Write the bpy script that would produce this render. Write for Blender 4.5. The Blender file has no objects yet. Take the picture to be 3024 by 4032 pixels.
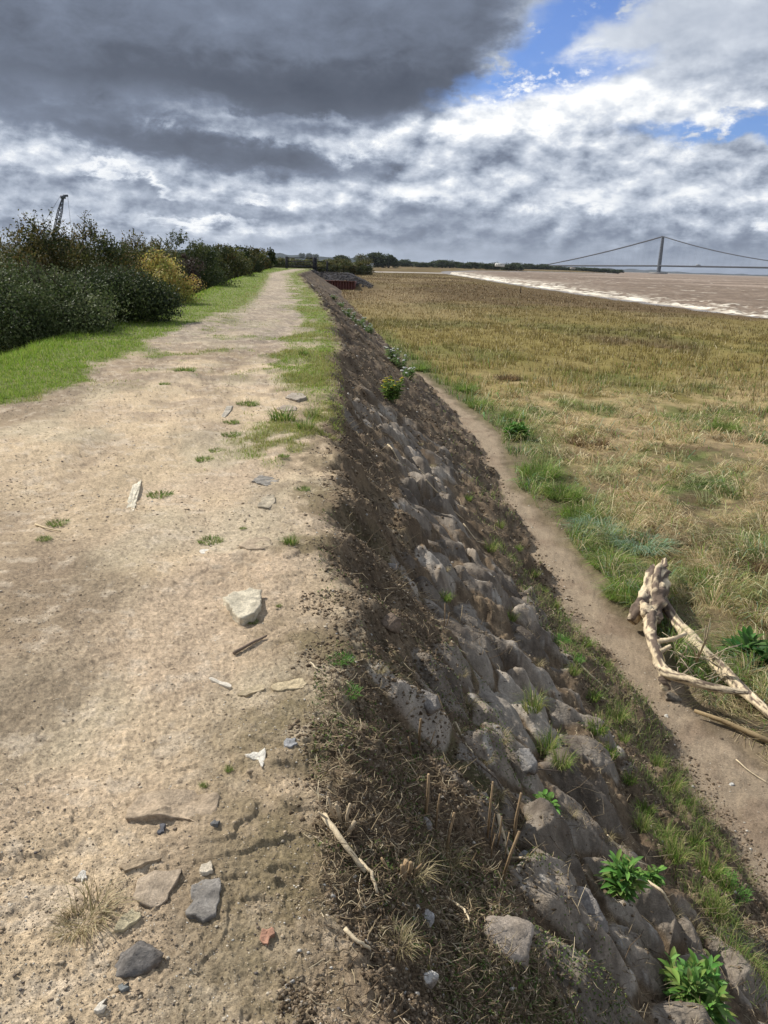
import bpy, math, random
import numpy as np
from mathutils import Matrix, Vector

# ------------------------------------------------------------------ camera, sky, sun
scene = bpy.context.scene
C = scene.collection
CAM = np.array([0.0, 0.0, 1.6])
PITCH, ROLL, FPX = math.radians(90 - 17.5), math.radians(1.7), 785 / 0.46293
cd = bpy.data.cameras.new('camera'); cam = bpy.data.objects.new('camera', cd); C.objects.link(cam)
cd.sensor_fit = 'VERTICAL'; cd.sensor_height = 24.0; cd.lens = 785 / 1024 * 24.0
cd.clip_start = 0.05; cd.clip_end = 40000
cam.matrix_world = Matrix.Translation(Vector(CAM)) @ Matrix.Rotation(PITCH, 4, 'X') @ Matrix.Rotation(ROLL, 4, 'Z')
scene.camera = cam
scene.view_settings.view_transform = 'Standard'; scene.view_settings.look = 'None'
scene.view_settings.exposure = 0.16; scene.view_settings.gamma = 1.0
scene.view_settings.use_curve_mapping = False
scene.cycles.max_bounces = 6; scene.cycles.transparent_max_bounces = 8

SUN_AZ, SUN_EL = math.radians(-56), math.radians(41)
sdir = Vector((math.sin(SUN_AZ) * math.cos(SUN_EL), math.cos(SUN_AZ) * math.cos(SUN_EL), math.sin(SUN_EL)))
sl = bpy.data.lights.new('sun', 'SUN'); sl.energy = 4.9; sl.angle = math.radians(0.5); sl.color = (1.0, 0.95, 0.87)
so = bpy.data.objects.new('sun', sl); C.objects.link(so)
so.rotation_euler = sdir.to_track_quat('Z', 'Y').to_euler()


def build_world():
    w = bpy.data.worlds.new('World'); scene.world = w; w.use_nodes = True
    nt = w.node_tree; N = nt.nodes; L = nt.links; N.clear()
    out = N.new('ShaderNodeOutputWorld')

    def val(v):
        return v
    def m(op, a, b=None, c=None, clamp=False):
        n = N.new('ShaderNodeMath'); n.operation = op; n.use_clamp = clamp
        for i, x in enumerate((a, b, c)):
            if x is None: continue
            if isinstance(x, (int, float)): n.inputs[i].default_value = x
            else: L.new(x, n.inputs[i])
        return n.outputs[0]
    def sstep(x, a, b):
        n = N.new('ShaderNodeMapRange'); n.interpolation_type = 'SMOOTHSTEP'
        L.new(x, n.inputs[0]); n.inputs[1].default_value = a; n.inputs[2].default_value = b
        return n.outputs[0]
    tc = N.new('ShaderNodeTexCoord'); sep = N.new('ShaderNodeSeparateXYZ'); L.new(tc.outputs['Generated'], sep.inputs[0])
    X, Y, Z = sep.outputs
    D = 180 / math.pi
    az = m('MULTIPLY', m('ARCTAN2', X, Y), D)          # degrees right of the view
    el = m('MULTIPLY', m('ARCSINE', Z), D)             # degrees above the horizon
    ela = m('ABSOLUTE', el)
    # cloud-deck coordinates: clouds flatten towards the horizon
    zz = m('ADD', m('ABSOLUTE', Z), 0.075)
    comb = N.new('ShaderNodeCombineXYZ')
    L.new(m('DIVIDE', X, zz), comb.inputs[0]); L.new(m('DIVIDE', Y, zz), comb.inputs[1])
    deck = comb.outputs[0]
    cs = N.new('ShaderNodeCombineXYZ')
    L.new(m('MULTIPLY', az, 0.1), cs.inputs[0]); L.new(m('MULTIPLY', el, 0.17), cs.inputs[1])
    sky2 = cs.outputs[0]
    def noise(vec, scale, detail, rough, dist=0.0, off=0.0):
        n = N.new('ShaderNodeTexNoise'); n.noise_dimensions = '3D'
        a = N.new('ShaderNodeVectorMath'); a.operation = 'ADD'; L.new(vec, a.inputs[0]); a.inputs[1].default_value = (off, off * .7, off * .3)
        L.new(a.outputs[0], n.inputs['Vector'])
        n.inputs['Scale'].default_value = scale; n.inputs['Detail'].default_value = detail
        n.inputs['Roughness'].default_value = rough; n.inputs['Distortion'].default_value = dist
        return n.outputs[0]
    nA = m('SUBTRACT', noise(sky2, 1.3, 7, 0.60, 0.15, 3.1), 0.5)     # big billows
    nB = m('SUBTRACT', noise(sky2, 3.3, 8, 0.62, 0.25, 9.7), 0.5)     # puffs
    nC = m('SUBTRACT', noise(deck, 0.62, 7, 0.60, 0.3, 1.3), 0.5)    # flattened rows
    nD = m('SUBTRACT', noise(sky2, 9.0, 6, 0.6, 0.2, 5.2), 0.5)
    off = N.new('ShaderNodeVectorMath'); off.operation = 'ADD'; L.new(sky2, off.inputs[0]); off.inputs[1].default_value = (-0.05, 0.11, 0)
    rel = m('SUBTRACT', noise(sky2, 1.7, 6, 0.58, 0.1, 21.7), noise(off.outputs[0], 1.7, 6, 0.58, 0.1, 21.7))
    rel2 = m('SUBTRACT', noise(sky2, 5.6, 5, 0.55, 0.1, 31.7), noise(off.outputs[0], 5.6, 5, 0.55, 0.1, 31.7))
    relief = m('ADD', m('MULTIPLY', rel, 1.0), m('MULTIPLY', rel2, .80))
    # warped coordinates give the masses ragged, billowing rims
    wa = m('ADD', az, m('ADD', m('MULTIPLY', nA, 9.0), m('MULTIPLY', nB, 4.0)))
    we = m('ADD', el, m('ADD', m('MULTIPLY', nB, 3.2), m('MULTIPLY', nC, 2.2)))
    def blob(a0, e0, ra, re, s=0.45, rot=0.0):
        """soft elliptical mass: 1 inside, 0 outside"""
        da = m('SUBTRACT', wa, a0); de = m('SUBTRACT', we, e0)
        if rot:
            c_, s_ = math.cos(math.radians(rot)), math.sin(math.radians(rot))
            da, de = (m('ADD', m('MULTIPLY', da, c_), m('MULTIPLY', de, s_)), m('SUBTRACT', m('MULTIPLY', de, c_), m('MULTIPLY', da, s_)))
        da = m('DIVIDE', da, ra); de = m('DIVIDE', de, re)
        r = m('SQRT', m('ADD', m('MULTIPLY', da, da), m('MULTIPLY', de, de)))
        return sstep(r, 1 + s, 1 - s)
    def mx(*a):
        r = a[0]
        for x in a[1:]: r = m('MAXIMUM', r, x)
        return r
    # brightness of the cloud cover
    lum = m('ADD', 0.585, m('MULTIPLY', nA, 0.55))
    lum = m('ADD', lum, m('MULTIPLY', nB, 0.52))
    lum = m('ADD', lum, m('MULTIPLY', nC, 0.24))
    lum = m('ADD', lum, m('MULTIPLY', nD, 0.12))
    SK = [  # az, el, r_az, r_el, softness, rot, brightness target, weight
        (12, 12.0, 10, 3.4, .6, 12, 0.93, .75),
        (6, 9.6, 9, 1.8, .6, 10, 0.95, .75),
        (20, 13.4, 8, 2.6, .5, -12, 0.60, .8),
        (17, 9.9, 8, .8, .6, 0, 0.88, .6),
        (8, 7.6, 6, 0.9, .6, 0, 0.52, .6),
        (19, 6.6, 9, 1.2, .6, 0, 0.66, .5),
        (4, 5.2, 12, 1.3, .7, 0, 0.66, .5),
        (5, 3.0, 12, .9, .7, 0, 0.42, .7),
        (-20, 14.6, 20, 5.6, .30, 0, 0.21, .95),
        (-3, 12.9, 10.3, 4.6, .24, 8, 0.19, .97),
        (-6, 11.0, 9, 1.3, .5, 0, 0.10, .6),
        (-11, 19, 22, 6, .4, 0, 0.34, .9),
        (-19, 8.0, 9, 1.2, .6, -6, 0.24, .8),
        (-11, 6.6, 9.5, 1.15, .40, -5, 0.20, .85),
        (-3, 8.3, 7, .35, .8, -5, 0.62, .5),
        (-20, 5.0, 8, .35, .8, -4, 0.72, .6),
        (-19, 3.9, 9, .8, .6, 0, 0.44, .6),
        (-8, 3.3, 9, .8, .7, 0, 0.38, .6),
        (14, 1.1, 24, 1.5, .5, -2, 0.40, .85),
        (-12, 0.9, 20, 0.7, .6, 0, 0.50, .7),
        (-12, 2.2, 12, 0.35, .8, 0, 0.72, .5),
    ]
    small = m('ADD', m('MULTIPLY', nB, 0.22), m('ADD', m('MULTIPLY', nA, 0.22), m('MULTIPLY', nC, .18)))
    for a0, e0, ra, re, s, rot, tgt, wt in SK:
        k = m('MULTIPLY', blob(a0, e0, ra, re, s, rot), wt)
        tv = m('ADD', tgt, small)
        lum = m('ADD', lum, m('MULTIPLY', k, m('SUBTRACT', tv, lum)))
    zone = m('MULTIPLY', sstep(el, .3, 2.2), sstep(el, 15, 8))
    lum = m('ADD', lum, m('MULTIPLY', m('MULTIPLY', relief, sstep(lum, .22, .62)), m('ADD', m('MULTIPLY', zone, .85), .15)))
    # a few small bright sunlit puffs low in the sky
    puffs = m('MULTIPLY', mx(blob(2.5, 4.6, 2.4, .5, .9), blob(13, 4.4, 1.8, .45, .9), blob(-13, 2.4, 3, .22, .9),blob(-18.2, 5.3, 1.6, .28, .9), blob(-15.5, 4.7, 1.8, .22, .9, -12), blob(-8.8, 4.0, 1.2, .28, .7), blob(19.5, 4.9, 1.5, .5, .9), blob(24, 3.1, 1, .4, .9)), .85)
    lum = m('ADD', lum, m('MULTIPLY', puffs, m('SUBTRACT', 0.95, lum)))
    ramp = N.new('ShaderNodeValToRGB'); L.new(lum, ramp.inputs[0])
    cr = ramp.color_ramp; cr.interpolation = 'LINEAR'
    pts = [(0.0, (.050, .060, .086)), (0.18, (.100, .117, .156)), (0.36, (.190, .226, .300)), (0.55, (.375, .425, .515)),
           (0.75, (.61, .655, .73)), (0.95, (.95, .96, .96))]
    while len(cr.elements) < len(pts): cr.elements.new(0.5)
    for e, (p, c) in zip(cr.elements, pts): e.position = p; e.color = (*c, 1)
    # blue gaps
    gap = mx(blob(9.5, 13.6, 4.6, 1.3, .5, 35), blob(12.5, 15.8, 5, 1.3, .5, 25), blob(8.5, 11.6, 5.0, .8, .6, 10), blob(22, 8.6, 6, .7, .55, -2), blob(30, 22, 12, 5, .5))
    gap = m('MULTIPLY', gap, sstep(m('ADD', nB, m('MULTIPLY', nD, .7)), 0.20, 0.02))
    gap = m('MULTIPLY', gap, 0.97)
    st = N.new('ShaderNodeTexSky'); st.sky_type = 'NISHITA'; st.sun_disc = False
    st.sun_elevation = SUN_EL; st.sun_rotation = SUN_AZ
    tint = N.new('ShaderNodeVectorMath'); tint.operation = 'MULTIPLY'; L.new(st.outputs[0], tint.inputs[0]); tint.inputs[1].default_value = (.66, .88, 1.42)
    bg1 = N.new('ShaderNodeBackground'); L.new(tint.outputs[0], bg1.inputs[0]); bg1.inputs[1].default_value = 0.085
    bg2 = N.new('ShaderNodeBackground'); L.new(ramp.outputs[0], bg2.inputs[0]); bg2.inputs[1].default_value = 1.0
    mix = N.new('ShaderNodeMixShader'); L.new(gap, mix.inputs[0]); L.new(bg2.outputs[0], mix.inputs[1]); L.new(bg1.outputs[0], mix.inputs[2])
    L.new(mix.outputs[0], out.inputs[0])
    w.cycles.sampling_method = 'MANUAL'; w.cycles.sample_map_resolution = 512


build_world()

# ------------------------------------------------------------------ numpy noise
def smooth(a, b, x):
    t = np.clip((x - a) / (b - a), 0, 1); return t * t * (3 - 2 * t)

def _h(ix, iy, seed):
    h = (ix.astype(np.int64) * 374761393 + iy.astype(np.int64) * 668265263 + seed * 974634777) & 0xffffffff
    h = ((h ^ (h >> 13)) * 1274126177) & 0xffffffff
    h = h ^ (h >> 16)
    return (h & 0xffffff) / 16777216.0

def vn(x, y, seed=0):
    fx, fy = np.floor(x), np.floor(y); tx, ty = x - fx, y - fy
    tx = tx * tx * (3 - 2 * tx); ty = ty * ty * (3 - 2 * ty)
    a = _h(fx, fy, seed); b = _h(fx + 1, fy, seed); c = _h(fx, fy + 1, seed); d = _h(fx + 1, fy + 1, seed)
    return ((a + (b - a) * tx) * (1 - ty) + (c + (d - c) * tx) * ty) * 2 - 1

def fbm(x, y, o=4, seed=0, g=0.5):
    r = 0; a = 1.0; s = 0; c_, s_ = math.cos(.6), math.sin(.6)
    for i in range(o):
        r = r + a * vn(x, y, seed + i * 17); s += a; a *= g
        x, y = (x * c_ - y * s_) * 2.03 + 7.1, (x * s_ + y * c_) * 2.03 + 3.7
    return r / s * 1.35

def worley(x, y, seed=0):
    fx, fy = np.floor(x), np.floor(y)
    d1 = np.full_like(x, 9.0); d2 = np.full_like(x, 9.0); cid = np.zeros_like(x)
    for i in (-1, 0, 1):
        for j in (-1, 0, 1):
            cx, cy = fx + i, fy + j
            px = cx + .15 + .7 * _h(cx, cy, seed); py = cy + .15 + .7 * _h(cx, cy, seed + 5)
            d = np.hypot(px - x, py - y); idv = _h(cx, cy, seed + 9)
            near = d < d1
            d2 = np.where(near, d1, np.minimum(d2, d)); cid = np.where(near, idv, cid); d1 = np.where(near, d, d1)
    return d1, d2, cid

def worley_o(x, y, seed=0):
    fx, fy = np.floor(x), np.floor(y)
    d1 = np.full_like(x, 9.0); d2 = np.full_like(x, 9.0); cid = np.zeros_like(x); ox = np.zeros_like(x); oy = np.zeros_like(x)
    for i in (-1, 0, 1):
        for j in (-1, 0, 1):
            cx, cy = fx + i, fy + j
            px = cx + .12 + .76 * _h(cx, cy, seed); py = cy + .12 + .76 * _h(cx, cy, seed + 5)
            ex, ey = x - px, y - py; d = np.hypot(ex, ey) * (.8 + .4 * _h(cx, cy, seed + 7)); near = d < d1
            d2 = np.where(near, d1, np.minimum(d2, d)); cid = np.where(near, _h(cx, cy, seed + 9), cid); ox = np.where(near, ex, ox); oy = np.where(near, ey, oy); d1 = np.where(near, d, d1)
    return d1, d2, cid, ox, oy

def mixc(a, b, t):
    t = np.asarray(t)[..., None]; return a * (1 - t) + np.asarray(b) * t

# ------------------------------------------------------------------ plan of the place (metres; the bank runs away from the camera)
def curve(p):
    p = sorted(p, key=lambda q: q[1]); xs = np.array([q[0] for q in p]); ys = np.array([q[1] for q in p])
    return lambda y: np.interp(y, ys, xs)
ZM = -2.5; ZW = -3.1
x_crest = curve([(.0, 0), (-.05, 1.3), (-.11, 1.9), (-.17, 2.4), (-.25, 3.5), (-.48, 6.4), (-.68, 9), (-1.0, 14), (-1.6, 22), (-3.5, 39), (-8.4, 77), (-11, 95), (-14.2, 150), (-30, 300), (-60, 900)])
x_left = curve([(-5.2, 0), (-5.6, 6), (-6.1, 12.5), (-6.7, 16.2), (-8.1, 32), (-12.3, 62), (-17.5, 112), (-22, 150), (-45, 300), (-90, 900)])
x_foot = curve([(3.1, -5), (3.0, 2), (2.79, 4.7), (2.73, 6), (2.62, 7.1), (2.42, 8.95), (2.35, 10.7), (2.3, 15), (2.15, 19.2), (1.75, 25.5), (.75, 33.9), (-1.4, 57), (-6.2, 105), (-8.3, 136), (-10, 170), (-24, 300), (-50, 900)])
x_track = curve([(4.6, -5), (4.4, 2), (4.1, 4.7), (3.5, 5.9), (3.2, 6.9), (3.22, 8.4), (3.05, 9.6), (2.92, 11.7), (2.62, 15), (2.95, 20), (2.05, 26.5), (1.17, 32.4), (-.9, 50), (-1.4, 57), (-6.2, 105), (-8.3, 136), (-10, 170), (-24, 300), (-50, 900)])
x_pathL = curve([(-4.6, 0), (-4.25, 8.4), (-4.2, 10.7), (-4.4, 12.9), (-4.65, 15.6), (-5.0, 20.4), (-5.1, 24), (-5.8, 35), (-6.9, 43), (-11.3, 76), (-18.5, 150), (-40, 300)])
x_shore = curve([(60, -10), (46, 50), (38.6, 82), (36.4, 97), (34.7, 133), (33.2, 164), (32.5, 224), (32, 366), (31, 505), (45, 700), (100, 1000), (260, 1400), (430, 1600), (440, 1750), (470, 2600), (640, 3500), (1200, 5000), (1500, 9000)])
def z_crest(y): return 0.36 * smooth(15, 150, y) - 1.4 * smooth(160, 260, y)

def terrain(x, y, micro=True, want=False):
    x = np.asarray(x, float); y = np.asarray(y, float)
    r = np.hypot(x, y)
    e1 = fbm(x * .9, y * .9, 3, 11); e2 = fbm(x * 4, y * 4, 3, 12)
    xe = x + (.15 * e1 + .075 * e2) * (.45 + .6 * smooth(1.5, 6, r))
    xc, xl, xf, xt, xs, zc = x_crest(y), x_left(y), x_foot(y), x_track(y), x_shore(y), z_crest(y)
    t = (xe - xc) / np.maximum(xf - xc, .5)
    # right-hand slope profile, rounded at the crest, concave at the foot
    tt = np.clip(t, 0, 1)
    S = tt + .030 * np.sin(tt * math.pi) * 1.0
    S = np.where(tt < .10, tt * tt / .10 * (.10 + .030 * math.sin(.10 * math.pi)) / .10, S)
    S = np.where(tt > .86, 1 - (1 - tt) ** 2 / .14 * .5 - (1 - tt) * .5 + .0 * tt, S)
    S = np.clip(S, 0, 1)
    z = zc + (ZM - zc) * S
    tl = (xl - (x + .12 * e1)) / 3.0
    SL = smooth(-.08, 1.0, tl)
    z = z + (-2.6 - zc) * SL
    n_low = fbm(x * .35, y * .35, 4, 21)
    marsh = smooth(0, .8, x - xt) * (x > xf)
    z = z + marsh * (.10 * n_low + .07 * e1)
    # the river margin falls away below the water
    sd = x - xs + .8 * vn(x * .15, y * .15, 5); z = z - .40 * smooth(-.6, .8, sd) - .9 * smooth(4.0, 9.5, sd)
    # rubble spur that turns out of the bank by the sheet piling
    fr = np.clip((-1.8 - x) / 3.5, 0, 1); front = smooth(131.5, 136, y) * (1 - smooth(158, 172, y))
    spur = (x > -14) * smooth(-1.0, -7.5, x) * front
    zsp = -1.5 + 1.25 * smooth(135, 146, y) * smooth(-2.0, -9, x)
    z = np.where(spur > 0, np.maximum(z, z * (1 - spur) + (zsp + .25 * fbm(x * .8, y * .8, 3, 44)) * spur), z)
    # far country rises a little
    z = z + 3.0 * smooth(900, 1600, y) * smooth(20, -80, x - xs)
    out = {}
    near = r < 26
    cellv = np.zeros_like(x); bould = np.zeros_like(x); mudm = np.zeros_like(x); crack = np.zeros_like(x)
    if micro:
        fade = lambda wl: smooth(700, 250, r / wl)      # drop waves too small to show
        top = 1 - smooth(-.02, .05, t)
        top = top * (1 - smooth(-.1, .1, tl))
        # --- the path surface
        idx = np.nonzero(near.ravel())[0]
        if idx.size:
            X = x.ravel()[idx]; Y = y.ravel()[idx]; T = t.ravel()[idx]; TOP = top.ravel()[idx]; R = r.ravel()[idx]
            dz = np.zeros(idx.size)
            rutc = -2.35 - .015 * Y
            ruts = np.exp(-((X - rutc) / .22) ** 2) + .6 * np.exp(-((X - rutc + 1.55) / .25) ** 2)
            dz += TOP * (-.028 * ruts + .022 * fbm(X * 1.3, Y * 1.3, 3, 31))
            g = fbm(X * 9, Y * 9, 3, 32); g2 = fbm(X * 34, Y * 34, 3, 33); g3 = fbm(X * 90, Y * 90, 2, 36)
            dz += TOP * (.007 * g * smooth(30, 8, R) + .0032 * g2 * smooth(16, 5, R) + .0036 * g3 * smooth(8, 3, R))
            tr = fbm(X * 1.5 + .4, Y * 2.1, 4, 34, .55) * 3.2; tf = tr - np.floor(tr); scarp = np.floor(tr) + smooth(.0, .09, tf)
            dz += TOP * .013 * scarp * smooth(-.1, .4, fbm(X * .7, Y * .7, 2, 35))
            dz += TOP * .010 * fbm(X * 3.0 + .5 * Y, Y * .8, 3, 40)
            # crumbly brown earth of the upper slope
            sl = smooth(-.02, .05, T) * (1 - smooth(.97, 1.02, T))
            nb = fbm(X * .8, Y * .8, 3, 51) * .12
            band = smooth(.13, .26, T + 1.6 * nb + .05 * fbm(X * 4, Y * 4, 3, 57)) * (1 - smooth(.60, .70, T + nb * 1.4))
            band *= (1 - smooth(11, 16, Y + 3 * nb)) * smooth(-.50, -.10, fbm(X * .9 + 4, Y * .9, 4, 55) + .18)
            c1 = fbm(X * 7, Y * 7, 4, 37, .6); c2 = fbm(X * 26, Y * 26, 3, 38, .6)
            dz += sl * (1 - band * .85) * (.045 * c1 + .020 * c2 * smooth(14, 4, R) + .05 * fbm(X * 2.6, Y * 2.6, 3, 39) * (1 + smooth(8, 14, Y)))
            # mud-draped boulders
            sdn = T * 4.0
            wx = .30 * fbm(X * 1.6, Y * 1.6, 3, 61) + .05 * c1; wy = .30 * fbm(X * 1.6, Y * 1.6, 3, 62)
            d1, d2, cid, ox, oy = worley_o(Y / .36 + wx + sdn * .30, sdn / .52 + wy, 63)
            cj = (cid * 7.13) % 1; ck = (cid * 13.7) % 1
            dd = d2 - d1; gap = smooth(.02, .20, dd)
            pil = smooth(-.12, .72, dd) ** .8 
            bb = pil * (.09 + .16 * cid) + pil * (ox * (cj - .45) * .13 + oy * (ck - .35) * .13)
            e1_, e2_, e3_, ex_, ey_ = worley_o(Y / .17 + wx * 2 + sdn * .5, sdn / .24 + wy * 2, 67)
            bb += .035 * smooth(-.1, .7, e2_ - e1_) * smooth(.45, .8, cj) * gap
            flow = fbm(Y * 30 + sdn * 6, sdn * 5, 3, 68)
            bb += .006 * flow * gap + .008 * c1 + .004 * c2 * smooth(9, 3, R) + .06 * fbm(X * 1.1, Y * 1.1, 2, 69) - .09
            dome = pil
            bur = smooth(.15, .5, fbm(X * 1.9 + 7, Y * 1.9, 3, 64) + .25 * smooth(.35, .15, T) - .14)      # soil that buries some stones
            gap = gap * (1 - .85 * bur); bb = bb * (1 - .45 * bur) + .02 * bur * (c1 + c2)
            dz += sl * band * bb
            # lower slope clods, track ripples
            trk = smooth(.96, 1.02, T) * (1 - smooth(-.05, .1, X - x_track(Y)))
            dz += trk * (.018 * np.sin(Y * 16 + 5 * fbm(X * 2, Y * .8, 2, 71) + X * 5) * smooth(-.2, .5, fbm(X * .6, Y * .35, 2, 72)) + .012 * g + .003 * g2 - .03)
            flat = z.ravel().copy(); flat[idx] += dz; z = flat.reshape(z.shape)
            v_ = cellv.ravel(); v_[idx] = cj; cellv = v_.reshape(x.shape)
            b_ = bould.ravel(); b_[idx] = band * sl * (.04 + .96 * gap * np.clip(dome * 1.5, 0, 1)); bould = b_.reshape(x.shape)
            m_ = mudm.ravel(); m_[idx] = band * sl; mudm = m_.reshape(x.shape)
            if want:
                d1, d2, _ = worley(X * 3.1 + .6 * g, Y * 3.1 + .5 * g2, 81)
                c_ = crack.ravel(); c_[idx] = (1 - smooth(.0, .035, d2 - d1)) * smooth(5, 2.5, R) * smooth(-.1, .5, fbm(X * .9, Y * .9, 2, 82)); crack = c_.reshape(x.shape)
                z = z - .004 * crack * top
        fo = (r >= 26)
        z = z + fo * (t > 0) * (t < 1) * .18 * fbm(x * 1.6, y * 1.1, 4, 91, .6) * smooth(140, 100, y)
    if want:
        out = dict(t=t, tl=tl, xc=xc, xl=xl, xf=xf, xt=xt, xs=xs, r=r, bould=bould, cellv=cellv, mud=mudm, crack=crack, spur=spur, marsh=marsh, e1=e1, e2=e2)
        return z, out
    return z

def ray(u, v):
    p, q = PITCH, ROLL
    a = np.array([(u - 829.5) / FPX, -(v - 1106) / FPX, -1.0])
    b = np.array([a[0] * math.cos(q) - a[1] * math.sin(q), a[0] * math.sin(q) + a[1] * math.cos(q), a[2]])
    return np.array([b[0], b[1] * math.cos(p) - b[2] * math.sin(p), b[1] * math.sin(p) + b[2] * math.cos(p)])

def on_ground(u, v, lift=0.0):
    d = ray(u, v); ts = np.exp(np.linspace(math.log(1.2), math.log(1500), 2200))
    P = CAM[:, None] + d[:, None] * ts
    z = terrain(P[0], P[1], micro=False) + lift
    k = int(np.argmax(P[2] < z)); lo, hi = ts[max(k - 1, 0)], ts[k]
    tt = np.linspace(lo, hi, 12); P = CAM[:, None] + d[:, None] * tt
    z = terrain(P[0], P[1]) + lift; j = int(np.argmax(P[2] < z)) if (P[2] < z).any() else 11
    return Vector((P[0][j], P[1][j], z[j] - lift))

def at_depth(u, v, Y):
    d = ray(u, v); return Vector(CAM + d * (Y / d[1]))
def on_plane(u, v, z):
    d = ray(u, v); return Vector(CAM + d * ((z - CAM[2]) / d[2]))
def gz(x, y): return float(terrain(np.array([x]), np.array([y]))[0])

# ------------------------------------------------------------------ mesh helpers
def mesh_np(name, V, quads=None, tris=None, col=None, mat=None, parent=None, smooth_=False, link=True):
    V = np.asarray(V, np.float32)
    nq = 0 if quads is None else len(quads); ntri = 0 if tris is None else len(tris)
    me = bpy.data.meshes.new(name); me.vertices.add(len(V)); me.vertices.foreach_set('co', V.ravel())
    li = []; 
    if nq: li.append(np.asarray(quads, np.int32).ravel())
    if ntri: li.append(np.asarray(tris, np.int32).ravel())
    li = np.concatenate(li); me.loops.add(len(li)); me.loops.foreach_set('vertex_index', li)
    st = np.concatenate([np.arange(nq) * 4, nq * 4 + np.arange(ntri) * 3]).astype(np.int32)
    me.polygons.add(nq + ntri); me.polygons.foreach_set('loop_start', st)
    if smooth_: me.polygons.foreach_set('use_smooth', np.ones(nq + ntri, bool))
    me.update(calc_edges=True)
    if col is not None:
        a = me.color_attributes.new('Col', 'FLOAT_COLOR', 'POINT')
        c4 = np.ones((len(V), 4), np.float32); c4[:, :3] = np.clip(col, 0, 1); a.data.foreach_set('color', c4.ravel())
    if mat is not None: me.materials.append(mat)
    o = bpy.data.objects.new(name, me)
    if link: C.objects.link(o)
    if parent is not None: o.parent = parent
    return o

def tag(o, label=None, cat=None, group=None, kind=None):
    for k, v in (('label', label), ('category', cat), ('group', group), ('kind', kind)):
        if v: o[k] = v
    return o

def empty(name, loc, rz=0.0, **kw):
    o = bpy.data.objects.new(name, None); C.objects.link(o); o.location = loc; o.rotation_euler = (0, 0, rz)
    o.empty_display_size = .1
    return tag(o, **kw)

def copy_tree(o, loc, rz=0.0, sc=None, **kw):
    c = o.copy(); C.objects.link(c); c.location = loc; c.rotation_euler = (0, 0, rz)
    if sc: c.scale = sc if not isinstance(sc, (int, float)) else (sc, sc, sc)
    for ch in list(o.children):
        d = ch.copy(); C.objects.link(d); d.parent = c
        for g in list(ch.children):
            e = g.copy(); C.objects.link(e); e.parent = d
    return tag(c, **kw)

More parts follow.
